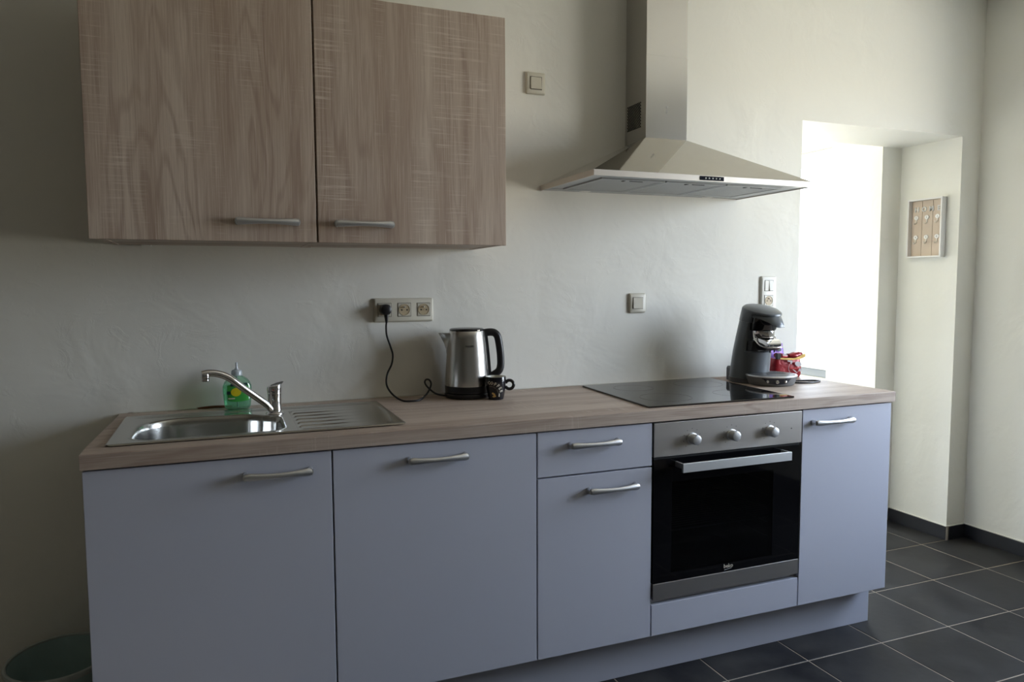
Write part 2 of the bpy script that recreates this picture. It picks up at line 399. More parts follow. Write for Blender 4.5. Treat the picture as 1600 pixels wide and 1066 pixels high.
# floor: grout bed with separate slate tiles
fl = obj('floor', box((XL-.1, YF-.1, -.06), (XR+.3, 3.45, -.0012)), M['grout'], kind='structure')
PX, PY, GX, GY, G = .3378, .3335, 3.511, -.002, .0045
full = None
i0, i1, j0, j1 = -9, 1, -9, 10
for i in range(i0, i1):
    for j in range(j0, j1):
        x0, x1 = GX+i*PX+G/2, GX+(i+1)*PX-G/2; y0, y1 = GY+j*PY+G/2, GY+(j+1)*PY-G/2
        x0c, x1c = max(x0, XL), min(x1, XR if y1 < .01 else (XJ if y0 < D else XP)); y0c, y1c = max(y0, YF), min(y1, 3.3)
        if y1 > 0 and y0 < D and x1 < XO: continue
        if y0 < 0 and y1 > .01 and x1 > XJ: y1c = y1
        if x1c-x0c < .03 or y1c-y0c < .03: continue
        if y0 > .02 and x0 < 1.5: continue
        if y0 < -.34+.35 and y1 > .01 and x0 < XO-.1: y1c = min(y1c, -.004)
        isfull = abs(x1c-x0c-(PX-G)) < 1e-4 and abs(y1c-y0c-(PY-G)) < 1e-4
        if y1c <= y0c+.03: continue
        dz = random.uniform(-.0003, .0003)
        if isfull and full:
            t = bpy.data.objects.new('tile', full); COL.objects.link(t); t.parent = fl; t.location = (x0, y0, dz)
        else:
            b = box((x0c, y0c, -.008), (x1c, y1c, 0), .0012, 1)
            t = obj('tile', b, M['slate'], fl, loc=(x0c, y0c, 0)); t.location.z = dz
            if isfull: full = t.data
# dark skirting tiles with a cream sealant line
SH = .068
bm = box((XR-.010, -1.95, 0), (XR, -.001, SH), .0015, 1); sk = struct('baseboard_right', bm, M['skirt'])
obj('sealant', box((XR-.006, -1.95, SH), (XR, -.001, SH+.005), .001, 1), M['creamw'], sk)
bm = box((XJ+.004, -.010, 0), (XR-.010, 0, SH), .0015, 1); sk = struct('baseboard_back', bm, M['skirt'])
obj('sealant', box((XJ, -.006, SH), (XR-.010, 0, SH+.005), .001, 1), M['creamw'], sk)
bm = box((XJ-.010, -.004, 0), (XJ, D, SH), .0015, 1); sk = struct('baseboard_jamb', bm, M['skirt'])
obj('sealant', box((XJ-.006, -.004, SH), (XJ, D, SH+.005), .001, 1), M['creamw'], sk)
bm = bmnew(); prism(bm, [(XJ-.010, -.006), (XJ-.006, -.010), (XJ+.004, -.010), (XJ+.004, 0), (XJ-.001, 0), (XJ-.001, -.005)], 0, SH+.004, 'xy')
struct('trim_1', bm, M['mortar'])
# windows
def window(name, axis, c, a0, a1, z0, z1, fw=.07, th=.06, mull=True, inner=-1):
    """frame and panes lying in plane axis=c, spanning a0..a1 and z0..z1"""
    def bx(p0, p1, q0, q1, d0, d1, bev=.004):
        return box((d0, p0, q0), (d1, p1, q1), bev) if axis == 'x' else box((p0, d0, q0), (p1, d1, q1), bev)
    root = bpy.data.objects.new(name, None); COL.objects.link(root); root['kind'] = 'structure'
    root.location = (c, (a0+a1)/2, z0) if axis == 'x' else ((a0+a1)/2, c, z0)
    obj('window_frame', bx(a0, a1, z0, z0+fw, c, c+th), M['pframe'], root)
    obj('window_frame', bx(a0, a1, z1-fw, z1, c, c+th), M['pframe'], root)
    for u in (a0, a1-fw): obj('window_frame', bx(u, u+fw, z0+fw, z1-fw, c, c+th), M['pframe'], root)
    cells = [(a0+fw, a1-fw)]
    if mull:
        m = (a0+a1)/2; obj('mullion', bx(m-.045, m+.045, z0+fw, z1-fw, c-.004, c+th), M['pframe'], root)
        cells = [(a0+fw, m-.045), (m+.045, a1-fw)]
    for p, q in cells:
        obj('pane', bx(p, q, z0+fw, z1-fw, c+th*.45, c+th*.45+.004, 0), M['glass'], root)
    return root
window('window_1', 'x', XR+.17, MW[1], MW[0], MW[2], MW[3])
window('window_2', 'x', XP+.012, AW[0], AW[1], .79, 2.06, .085, .06, False)
window('added_light_window', 'y', 3.32, AD[0], AD[1], AD[2], AD[3], .07, .06, False)  # out of view, added for its daylight on the porch wall and jamb
struct('trim_2', box((XP+.02, AW[0], .745), (XP+.20, AW[1], .79), .004), M['sillshade'])  # sill strip, coloured dark as the shadow under the frame
struct('trim_3', box((XR-.02, MW[1]-.03, MW[2]), (XR+.17, MW[0]+.03, MW[2]+.02), .004), M['pframe'])

# ================================================================== KITCHEN RUN
DX = [0, .5815, 1.176, 1.575, 2.177, 2.593]
YD, ZB, ZT = -.5917, .1594, .8575
TT, TB = .900, .862
def bar_handle(x0, x1, y, z, parent, label=None, sagx=0):
    """bow handle: flared ends on short posts, slim bar bowed outward"""
    bm = bmnew(); L_ = x1-x0; pts = []
    for k in range(25):
        t = k/24; s = 4*t*(1-t)
        pts.append((x0+.006+(L_-.012)*t, y-.019-.008*s, z+.0*s))
    def a(t): return (.0074+.0046*abs(2*t-1)**1.8)*(1 if .02 < t < .98 else .72)
    add_tube(bm, pts, a, 12, lambda t: .0062+.0022*abs(2*t-1)**2, up=(0, 0, 1))
    for sx in (0, 1):
        xc = x0+.008 if sx == 0 else x1-.008
        loft(bm, [circ((xc, y, z), .0085, 14, 'y', .0105), circ((xc, y-.010, z), .0072, 14, 'y', .009), circ((xc, y-.020, z), .0080, 14, 'y', .0105)])
    return obj('handle', bm, M['satin'], parent, 40, label=label)
def front_panel(name, x0, x1, z0, z1, m, parent, y=YD, th=.018):
    return obj(name, box((x0, y, z0), (x1, y+th, z1), .0012, 2), m, parent, loc=((x0+x1)/2, y+th, z0))
GAP = .0023
def base_cab(i, label, cat='cabinet', body=True):
    x0, x1 = DX[i], DX[i+1]
    t = thing('base_cabinet', label, cat, ((x0+x1)/2, -.29, ZB), 'base cabinets under the worktop')
    bm = bmnew(); k = .016
    yb, yf = -.02, YD+.0185
    zt = TB-.002
    add_box(bm, (x0+.001, yf, ZB), (x0+k, yb, zt)); add_box(bm, (x1-k, yf, ZB), (x1-.001, yb, zt))
    add_box(bm, (x0+k, yf, ZB), (x1-k, yb, ZB+k)); add_box(bm, (x0+k, yb-.006, ZB+k), (x1-k, yb, zt))
    if i != 0: add_box(bm, (x0+k, yf, zt-k), (x1-k, yf+.08, zt))
    obj('body', bm, M['carcass'], t)
    return t
t = base_cab(0, 'leftmost lilac-grey base cabinet, under the steel sink')
d = front_panel('door', DX[0], DX[1]-GAP, ZB, ZT, M['front'], t); bar_handle(.356, .531, YD, .811, d)
t = base_cab(1, 'wide lilac-grey base cabinet between the sink cabinet and the drawer cabinet')
d = front_panel('door', DX[1]+GAP, DX[2]-GAP, ZB, ZT, M['front'], t); bar_handle(.783, .960, YD, .812, d)
t = base_cab(2, 'narrow lilac-grey base cabinet with a drawer above a door, left of the oven')
d = front_panel('drawer', DX[2]+GAP, DX[3]-GAP, .7215, ZT, M['front'], t); bar_handle(1.278, 1.455, YD, .812, d)
d = front_panel('door', DX[2]+GAP, DX[3]-GAP, ZB, .7165, M['front'], t); bar_handle(1.341, 1.519, YD, .666, d)
t = base_cab(3, 'oven housing base cabinet with a low lilac-grey panel beneath the oven')
front_panel('lower_panel', DX[3]+GAP, DX[4]-GAP, ZB, .2625, M['front'], t)
obj('shelf', box((DX[3]+.017, YD+.02, .262), (DX[4]-.017, -.03, .272)), M['carcass'], t)
t = base_cab(4, 'rightmost lilac-grey base cabinet, right of the oven beside the doorway opening')
d = front_panel('door', DX[4]+GAP, DX[5], ZB, ZT, M['front'], t); bar_handle(2.218, 2.400, YD, .812, d)
tag(obj('plinth', box((.02, -.519, 0), (DX[5]+.001, -.503, ZB-.002), .001), M['front'], loc=(1.3, -.511, 0)),
    'long lilac-grey plinth board under the base cabinets', 'plinth')
# worktop with the cut-out under the sink
XW0, XW1 = -.003, 2.603
cx0, cx1, cy0, cy1 = .07, .50, -.515, -.17
bm = bmnew()
b2 = bmnew(); add_box(b2, (XW0, -.600, TB), (XW1, cy0, TT))
es = [e for e in b2.edges if abs(e.verts[0].co.y+.6) < 1e-6 and abs(e.verts[1].co.y+.6) < 1e-6 and abs(e.verts[0].co.z-e.verts[1].co.z) < 1e-6]
bmesh.ops.bevel(b2, geom=es, offset=.002, segments=2, affect='EDGES', profile=.5); join_bm(bm, b2)
loft(bm, [[(XW0, cy0, z), (cx0, cy0, z), (cx0, 0, z), (.016, 0, z)] for z in (TB, TT)])
add_box(bm, (cx0, cy1, TB), (cx1, 0, TT)); add_box(bm, (cx1, cy0, TB), (XW1, 0, TT))
wt = thing('worktop', 'pale oak-print worktop running over all the base cabinets', 'worktop', (1.3, -.3, TB))
obj('slab', bm, M['oaktop'], wt)
# back edge sealant with a rusty peeled bit
se = obj('sealant', box((.05, -.005, TT), (2.58, -.0005, TT+.004), .001, 1), M['creamw'], wt)
bm = bmnew()
loft(bm, [[(.235+.11*t, -.004-.012*math.sin(PI*t)*(.6+.4*math.sin(9*t)), TT+.001), (.235+.11*t, -.001, TT+.001),
           (.235+.11*t, -.001, TT+.004+.004*math.sin(PI*t)), (.235+.11*t, -.004-.008*math.sin(PI*t), TT+.004+.003*math.sin(PI*t))] for t in [k/14 for k in range(15)]])
obj('peeling_sealant', bm, M['rust'], wt, label='rust-brown peeling patch')

# ------------------------------------------------------------------ sink
def bowl_outline(inset=0.0):
    pts = []
    def arc(cx, cy, r, a0, a1, n=8):
        for k in range(n+1):
            a = math.radians(a0+(a1-a0)*k/n); pts.append((cx+r*math.cos(a), cy+r*math.sin(a)))
    g = inset
    arc(.476-.045-g, -.500+.045+g, .045, -90, 0)
    arc(.476-.030-g, -.300-g-.0, .030, 0, 60)
    arc(.452, -.245+.02, .03+g, 255, 200, 4)
    arc(.375-g, -.215-g-.02, .030, 40, 90)
    arc(.205+g*.3, -.197-.115-g, .115, 90, 180, 10)
    arc(.090+.06+g, -.500+.06+g, .06, 180, 270)
    return pts
def resample(pts, n):
    P = [Vector((p[0], p[1])) for p in pts]; P.append(P[0]); L_ = [0]
    for a, b in zip(P[:-1], P[1:]): L_.append(L_[-1]+(b-a).length)
    out = []; k = 0
    for i in range(n):
        s = L_[-1]*i/n
        while L_[k+1] < s: k += 1
        f = (s-L_[k])/max(1e-9, L_[k+1]-L_[k]); out.append(P[k].lerp(P[k+1], f))
    return out
sink = thing('sink', 'stainless steel inset sink with one bowl and ribbed drainer, left end of the worktop', 'sink', (.42, -.32, TT))
ZS = TT+.0055
NB = 96
base = resample(bowl_outline(0), NB); cen = Vector((.28, -.36))
def shrink(d):
    out = []
    for i, p in enumerate(base):
        t = (base[(i+1) % NB]-base[i-1]); nrm = Vector((-t.y, t.x)).normalized()
        if nrm.dot(cen-p) < 0: nrm = -nrm
        out.append(p+nrm*d)
    return out
rings = []
for d, z in ((-.0065, ZS+.0002), (-.004, ZS+.0012), (0, ZS+.0006), (.003, ZS-.004), (.005, ZS-.02), (.010, ZS-.09), (.016, ZS-.13), (.030, ZS-.148), (.055, ZS-.152)):
    rings.append([(p.x, p.y, z) for p in shrink(d)])
last = rings[-1]
rings.append([(cen.x+(p[0]-cen.x)*.5, cen.y+(p[1]-cen.y)*.5, ZS-.154) for p in last])
rings.append([(cen.x+(p[0]-cen.x)*.12, cen.y+(p[1]-cen.y)*.12, ZS-.157) for p in last])
obj('bowl', loft(bmnew(), rings, False, True), M['sink'], sink, 50)
obj('strainer', add_lathe(bmnew(), (cen.x, cen.y, ZS-.156), [(.036, 0), (.036, .003), (.030, .004), (.02, .001), (.006, .001), (.004, .006), (.0001, .007)], 32), M['chrome'], sink, 40)
# small ledge in the front right corner of the bowl
obj('bowl_ledge', box((.418, -.486, ZS-.014), (.466, -.462, ZS-.009), .002), M['sink'], sink)
# plate as a fine height grid with holes where the bowl is
def inside(p, poly):
    c = False; n = len(poly); j = n-1
    for i in range(n):
        if (poly[i].y > p[1]) != (poly[j].y > p[1]) and p[0] < (poly[j].x-poly[i].x)*(p[1]-poly[i].y)/(poly[j].y-poly[i].y)+poly[i].x: c = not c
        j = i
    return c
SX0, SX1, SY0, SY1 = .040, .802, -.530, -.098
def sstep(a, b, x):
    t = min(1, max(0, (x-a)/(b-a))); return t*t*(3-2*t)
def plate_z(x, y):
    z = ZS
    e = min(x-SX0, SX1-x, y-SY0, SY1-y)
    z += -.003*(1-sstep(0, .005, e)) + .0008*sstep(.004, .008, e)*(1-sstep(.010, .014, e))
    if SX0+.03 < x < SX1-.02: # long grooves along the back edge
        w = sstep(SX0+.03, SX0+.06, x)*(1-sstep(SX1-.05, SX1-.02, x))
        for yc, dd in ((-.128, .0034), (-.150, .0034)):
            z -= dd*w*math.exp(-((y-yc)/.0032)**2)
    # drainer: field sloping down towards the bowl, ribs left standing at plate level
    f = sstep(.500, .510, x)*sstep(-.510, -.500, y)*(1-sstep(-.198, -.186, y))*(1-sstep(.52, .74, x))
    rib = 0
    for yc, xe in ((-.215, .70), (-.268, .74), (-.322, .74), (-.376, .74), (-.430, .72), (-.484, .60)):
        rib = max(rib, math.exp(-((y-yc)/.0190)**14)*sstep(.508, .520, x))
    z -= .0046*f*(1-rib)
    # raised end of the drainer
    z += .0050*math.exp(-((x-.778-.02*math.cos((y+.31)*9)+.012)/.007)**2)*sstep(-.50, -.44, y)*(1-sstep(-.24, -.19, y))
    return z
bm = bmnew(); NX, NY = 240, 340; g = {}
poly = [Vector(p) for p in shrink(-.0035)]
poly2 = base
for a in range(NX+1):
    for b in range(NY+1):
        x, y = SX0+(SX1-SX0)*a/NX, SY0+(SY1-SY0)*b/NY
        # rounded outer corners
        r = .018; qx = min(x-SX0, SX1-x); qy = min(y-SY0, SY1-y)
        if qx < r and qy < r:
            dd = math.hypot(r-qx, r-qy)
            if dd > r:
                sx = 1 if x < (SX0+SX1)/2 else -1; sy = 1 if y < (SY0+SY1)/2 else -1
                cx, cy = (SX0+r if sx > 0 else SX1-r), (SY0+r if sy > 0 else SY1-r)
                x = cx-sx*(r-qx)/dd*r; y = cy-sy*(r-qy)/dd*r
        g[a, b] = bm.verts.new((x, y, plate_z(x, y)))
for a in range(NX):
    for b in range(NY):
        q = [g[a, b], g[a+1, b], g[a+1, b+1], g[a, b+1]]
        if all(v.co.x < .49 for v in q) and any(inside((v.co.x, v.co.y), poly) for v in q) and sum(inside((v.co.x, v.co.y), poly2) for v in q) > 0: continue
        bm.faces.new(q)
bmesh.ops.delete(bm, geom=[v for v in bm.verts if not v.link_faces], context='VERTS')
obj('drainboard', bm, M['sink'], sink, 60)

# ------------------------------------------------------------------ faucet
fx, fy = .4625, -.222
fa = thing('kitchen_faucet', 'chrome single-lever tap with long left-pointing spout, mounted on the steel sink', 'tap', (fx, fy, ZS))
obj('base_flange', add_lathe(bmnew(), (fx, fy, ZS-.001), [(.027, 0), (.027, .004), (.0245, .007), (.021, .009)], 36), M['chrome'], fa, 40)
obj('body', add_lathe(bmnew(), (fx, fy, ZS), [(.0195, .007), (.0205, .012), (.0205, .018), (.0198, .020), (.0198, .060), (.0205, .062), (.0205, .064), (.020, .066)], 36), M['chrome'], fa, 40)
bm = bmnew()
rings = []
for k, (h, r, sh) in enumerate(((.066, .0205, 0), (.072, .0215, 0), (.084, .0215, 0), (.088, .020, 0), (.090, .014, 0))):
    rings.append([(p[0]+sh, p[1], p[2]+(p[0]-fx)*(.20 if k > 1 else 0)) for p in circ((fx, fy, ZS+h), r, 32)])
loft(bm, rings)
prism(bm, [(fx-.004, ZS+.088), (fx+.020, ZS+.090), (fx+.027, ZS+.0985), (fx+.022, ZS+.099), (fx+.005, ZS+.0955), (fx-.012, ZS+.089)], fy-.008, fy+.008, 'xz')
lv = obj('lever', bm, M['chrome'], fa, 35)
obj('temperature_dot', add_lathe(bmnew(), (fx-.003, fy-.0212, ZS+.076), [(.0028, 0), (.0028, .002)], 12, 'y'), M['redlt'], lv, label='small dark red and blue marker dot')
pts = spline([(fx-.010, fy-.010, ZS+.014), (.430, -.245, ZS+.040), (.375, -.272, ZS+.088), (.335, -.288, ZS+.124), (.305, -.297, ZS+.139), (.280, -.303, ZS+.1430), (.2625, -.306, ZS+.1400)], 8)
bm = bmnew(); add_tube(bm, pts, lambda t: .0100+.0008*math.sin(PI*t), 18)
sp_ = obj('spout', bm, M['chrome'], fa, 45)
obj('aerator', add_lathe(bmnew(), (.2715, -.3045, ZS+.1195), [(.0100, 0), (.0110, .001), (.0110, .008), (.0116, .009), (.0116, .020), (.009, .026)], 28), M['chrome'], sp_, 40)

# ------------------------------------------------------------------ soap bottle
sb = thing('soap_bottle', 'clear pump bottle of green hand soap with lemon label, behind the sink', 'soap bottle', (.359, -.05, TT))
def soap_ring(z, hw, hd, n=40, e=3.0, cx=.359, cy=-.052):
    out = []
    for k in range(n):
        a = 2*PI*k/n; c, s = math.cos(a), math.sin(a)
        out.append((cx+hw*abs(c)**(2/e)*(1 if c > 0 else -1), cy+hd*abs(s)**(2/e)*(1 if s > 0 else -1), TT+z))
    return out
prof = [(.0, .030, .017), (.004, .036, .020), (.012, .040, .022), (.035, .0425, .023), (.060, .044, .023), (.075, .0435, .023), (.088, .039, .022), (.098, .031, .019), (.106, .019, .015), (.111, .012, .012), (.116, .0115, .0115)]
obj('bottle', loft(bmnew(), [soap_ring(z, w, d) for z, w, d in prof]), M['bottle'], sb, 50)
obj('liquid', loft(bmnew(), [soap_ring(z, w-.0015, d-.0015) for z, w, d in [(.0015, .030, .017)]+prof[1:6]+[(.078, .043, .0225)]]), M['soap'], sb, 50)
def on_soap(u, v, w=0):   # wraps flat artwork on the front of the bottle
    x = .359+u; t = min(1, abs(u)/.0445); hd = .0233*(1-t**3)**(1/3)
    return (x, -.052-hd-.0006-w, TT+v)
def patch(poly_fn, nu, nv, m, name, parent, label=None):
    bm = bmnew(); G_ = [[bm.verts.new(poly_fn(a/nu, b/nv)) for b in range(nv+1)] for a in range(nu+1)]
    for a in range(nu):
        for b in range(nv): bm.faces.new((G_[a][b], G_[a+1][b], G_[a+1][b+1], G_[a][b+1]))
    return obj(name, bm, m, parent, 60, label=label)
lb = patch(lambda s, t: on_soap(-.030+.064*s, .031+.049*t+.008*math.sin(PI*s)*(t-.5)), 16, 6, M['labelg'], 'front_label', sb, 'green label with a lemon slice')
patch(lambda s, t: on_soap(-.020+.050*s, .0765+.0085*t+.002*s, .0008), 8, 1, M['labeldk'], 'label_band', lb)
bm = bmnew()
cc = bm.verts.new(on_soap(-.004, .058, .0012)); rv = [bm.verts.new(on_soap(-.004+.0155*math.cos(a), .058+.0135*math.sin(a), .0012)) for a in [2*PI*k/24 for k in range(24)]]
for k in range(24): bm.faces.new((cc, rv[k], rv[(k+1) % 24]))
obj('lemon_slice', bm, M['lemon'], lb, label='yellow lemon slice print')
patch(lambda s, t: on_soap(-.028+.020*s, .036+.004*t, .0012), 4, 1, M['print'], 'label_text_bar', lb)
patch(lambda s, t: on_soap(-.032+.011*s, .051+.010*t, .0012), 4, 1, M['labeldk'], 'label_badge', lb)
pm = obj('pump', add_lathe(bmnew(), (.359, -.052, TT), [(.0150, .108), (.0165, .109), (.0165, .122), (.0145, .126), (.0065, .129), (.006, .132), (.0035, .133), (.0035, .150), (.0028, .151)], 28), M['pump'], sb, 40)
obj('dip_tube', add_lathe(bmnew(), (.359, -.052, TT+.006), [(.0025, 0), (.0025, .106)], 10), M['pump'], sb, 40)

# ------------------------------------------------------------------ kettle
kx, ky = 1.122, -.098
ke = thing('electric_kettle', 'brushed steel kettle with black base and handle, plugged into the triple socket', 'kettle', (kx, ky, TT))
obj('power_base', add_lathe(bmnew(), (kx, ky, TT), [(.070, 0), (.078, .002), (.080, .006), (.080, .014), (.077, .0175), (.070, .018)], 56), M['black'], ke, 40)
obj('foot_band', add_lathe(bmnew(), (kx, ky, TT), [(.074, .0185), (.079, .020), (.0795, .040), (.0785, .0435)], 56), M['black'], ke, 40)
bodyp = [(.0785, .0436), (.0782, .060), (.0765, .090), (.0735, .130), (.0695, .175), (.0655, .210), (.0625, .232), (.060, .2365)]
kb = obj('body', add_lathe(bmnew(), (kx, ky, TT), bodyp, 72), M['kettle'], ke, 40)
def rk(h):
    for (r0, h0), (r1, h1) in zip(bodyp[:-1], bodyp[1:]):
        if h0 <= h <= h1: return r0+(r1-r0)*(h-h0)/(h1-h0)
    return .07
va = math.atan2(-2.5545-ky, .3219-kx)
def on_kettle(u, v, w=0, a0=va+.13):
    r = rk(v)+.0004+w; a = a0+u/r
    return (kx+r*math.cos(a), ky+r*math.sin(a), TT+v)
obj('lettering', text_bm('PHILIPS', .0088, lambda u, v, w: on_kettle(u, v+.184), .0002, res=2), M['black'], ke)
ld = obj('lid', add_lathe(bmnew(), (kx, ky, TT), [(.0612, .2355), (.0612, .240), (.057, .2435), (.040, .2455), (.0001, .2465)], 56), M['blackgloss'], ke, 40)
# spout: pulled-out beak on the left
bm = bmnew(); dirv = Vector((math.cos(va-PI/2+.05), math.sin(va-PI/2+.05), 0)); side = Vector((-dirv.y, dirv.x, 0)); C0 = Vector((kx, ky, TT))
rings = []
for h, out, w in ((.150, .0715, .002), (.170, .074, .010), (.190, .080, .018), (.208, .089, .021), (.222, .097, .020), (.228, .100, .016)):
    r = rk(min(h, .231))-.008; ring = []
    tip = C0+dirv*out+Vector((0, 0, h))
    for k in range(9):
        s = (k-4)/4; wid = w+.010
        p = C0+side*(s*wid)+dirv*(math.sqrt(max(0, r*r-(wid*s)**2)))+Vector((0, 0, h))
        q = tip+side*(s*w*.25)
        ring.append(p.lerp(q, (1-abs(s)**1.6)))
    ring += [C0+side*(s*(w+.010))+dirv*(r-.006)+Vector((0, 0, h)) for s in (.9, .3, -.3, -.9)]
    rings.append(ring)
loft(bm, rings, True, True); obj('spout', bm, M['kettle'], ke, 45)
# handle on the right
hd = -dirv
def K(out, h, s=0): return C0+hd*out+side*s+Vector((0, 0, h))
bm = bmnew(); loft(bm, [[K(rk(h)-.004, h, -.013), K(rk(h)+.008, h, -.011), K(rk(h)+.008, h, .011), K(rk(h)-.004, h, .013)] for h in (.046, .06, .10, .15, .19, .231)])
obj('handle_spine', bm, M['black'], ke, 30)
pts = spline([K(.058, .226), K(.080, .229), K(.098, .226), K(.109, .212), K(.115, .182), K(.119, .145), K(.119, .110), K(.112, .090), K(.095, .080), K(.080, .074)], 6)
bm = bmnew(); add_tube(bm, pts, lambda t: .0135 if t < .80 else .0135-.0045*(t-.8)/.2, 14, .0125, up=(0, 0, 1))
obj('handle', bm, M['black'], ke, 50)
# cord and plug
pl = (.850, -.045, 1.211)
pg = obj('plug', add_lathe(bmnew(), (pl[0], -.009, pl[2]), [(.016, 0), (.0195, -.006), (.020, -.026), (.018, -.032), (.010, -.036), (.0001, -.0365)], 32, 'y'), M['black'], ke, 40)
bm = bmnew(); loft(bm, [circ((pl[0]+dx, y, z), r, 14, 'z', ry) for dx, y, z, r, ry in ((0, -.032, 1.200, .010, .009), (.001, -.033, 1.190, .008, .008), (.001, -.034, 1.178, .006, .006), (.001, -.034, 1.166, .0042, .0042))])
obj('plug_sleeve', bm, M['black'], ke, 40)
pts = spline([(.851, -.034, 1.170), (.850, -.030, 1.150), (.853, -.026, 1.120), (.866, -.024, 1.080), (.873, -.024, 1.052), (.868, -.026, 1.020), (.852, -.032, .990),
              (.844, -.045, .962), (.846, -.065, .940), (.860, -.095, .918), (.882, -.125, .9045), (.910, -.140, .9035), (.940, -.132, .905), (.968, -.105, .916),
              (.990, -.080, .934), (.998, -.068, .950), (.993, -.062, .962), (.982, -.062, .964), (.976, -.066, .955), (.981, -.074, .942), (.996, -.082, .926), (1.014, -.088, .914), (1.040, -.092, .908), (1.058, -.095, .907)], 7)
bm = bmnew(); add_tube(bm, pts, .0033, 10); obj('cord', bm, M['black'], ke, 60)

# ------------------------------------------------------------------ mug
mx_, my_ = 1.196, -.190
mu = thing('coffee_mug', 'small black COFFEE mug with cream inside, in front of the kettle', 'mug', (mx_, my_, TT))
mp_ = [(.024, 0), (.0262, .0015), (.0285, .012), (.0318, .030), (.0345, .048), (.0355, .060), (.0355, .0775), (.0348, .0795)]
obj('body', add_lathe(bmnew(), (mx_, my_, TT), mp_, 56, cap1=False), M['mugblk'], mu, 40)
obj('inner_glaze', add_lathe(bmnew(), (mx_, my_, TT), [(.0348, .0795), (.0335, .0798), (.0325, .078), (.0318, .060), (.029, .035), (.020, .008), (.0001, .006)], 48, cap0=False), M['mugin'], mu, 40, label='cream-coloured inside of the mug')
ha = math.atan2(.30, .95); hv = Vector((math.cos(-.38), math.sin(-.38), 0))
pts = [Vector((mx_, my_, TT+.0505))+hv*(.0335+.0135+.0145*math.cos(a))+Vector((0, 0, .0150*math.sin(a))) for a in [math.radians(-160+320*k/24) for k in range(25)]]
bm = bmnew(); add_tube(bm, pts, .0056, 12, .0060, up=(0, 0, 1)); obj('handle', bm, M['mugblk'], mu, 50)
def rmug(h):
    for (r0, h0), (r1, h1) in zip(mp_[:-1], mp_[1:]):
        if h0 <= h <= h1: return r0+(r1-r0)*(h-h0)/(h1-h0)
    return .035
ma = math.atan2(-2.5545-my_, .3219-mx_)
def on_mug(u, v, w=0):
    r = rmug(v)+.0004+w; a = ma+u/.034
    return (mx_+r*math.cos(a), my_+r*math.sin(a), TT+v)
def arc_text(s, size, cu, cv, R_, a0, a1, m, name, off=0):
    out = bmnew(); n = len(s)
    for k, ch in enumerate(s):
        a = math.radians(a0+(a1-a0)*k/(n-1)); rot = a-PI/2
        if ch == ' ': continue
        px, py = cu+R_*math.cos(a), cv+R_*math.sin(a)
        join_bm(out, text_bm(ch, size, lambda u, v, w: on_mug(px+u*math.cos(rot)-v*math.sin(rot), py+u*math.sin(rot)+v*math.cos(rot)), off, res=1))
    return obj(name, out, m, mu)
arc_text('COFFEE', .0158, -.020, .018, .042, 97, 18, M['print'], 'lettering', .0004)
arc_text('COFFEE TIME', .006, -.020, .018, .030, 92, 15, M['printdim'], 'small_lettering')
bm = bmnew()
for (cu, cv, ru, rv_, an) in ((-.009, .022, .0075, .0042, -.5), (-.007, .0135, .008, .0034, .2)):
    ring = []; 
    for k in range(18):
        a = 2*PI*k/18; u, v = ru*math.cos(a), rv_*math.sin(a)
        ring.append(bm.verts.new(on_mug(cu+u*math.cos(an)-v*math.sin(an), max(.004, cv+u*math.sin(an)+v*math.cos(an)))))
    bm.faces.new(ring)
bm.normal_update(); obj('bean_emblem', bm, M['gold'], mu)
bm = bmnew(); bm.faces.new([bm.verts.new(on_mug(u, v)) for u, v in ((.011, .012), (.016, .012), (.0150, .024), (.0115, .024))]); obj('cup_emblem', bm, M['print'], mu)

# ------------------------------------------------------------------ hob
hb = thing('ceramic_hob', 'frameless black glass hob set on the worktop above the oven', 'hob', (1.88, -.3, TT))
fl_, bl_, br_, fr_ = (1.5785, -.562), (1.606, -.045), (2.197, -.034), (2.155, -.575)
bm = bmnew(); q = [fl_, fr_, br_, bl_]
c0 = Vector((sum(p[0] for p in q)/4, sum(p[1] for p in q)/4))
def sc(p, d): v = Vector(p)-c0; return c0+v*(1-d/v.length)
loft(bm, [[(*sc(p, .004), TT+.0002) for p in q], [(*sc(p, 0), TT+.0012) for p in q], [(*sc(p, 0), TT+.0052) for p in q], [(*sc(p, .002), TT+.0062) for p in q]])
hp = obj('glass_plate', bm, M['hob'], hb)
def ring_flat(c, r, w, z, n=48):
    bm = bmnew(); a = [bm.verts.new(p) for p in circ((*c, z), r, n)]; b = [bm.verts.new(p) for p in circ((*c, z), r-w, n)]
    for k in range(n): bm.faces.new((a[k], a[(k+1) % n], b[(k+1) % n], b[k]))
    return bm
M['zone'] = mat('faint_zone_print', (.011, .011, .012), .06)
for c, r in (((1.735, -.42), .09), ((2.015, -.43), .075), ((1.75, -.18), .075), ((2.04, -.18), .095)):
    obj('cooking_zone', ring_flat(c, r, .002, TT+.0065), M['zone'], hb)
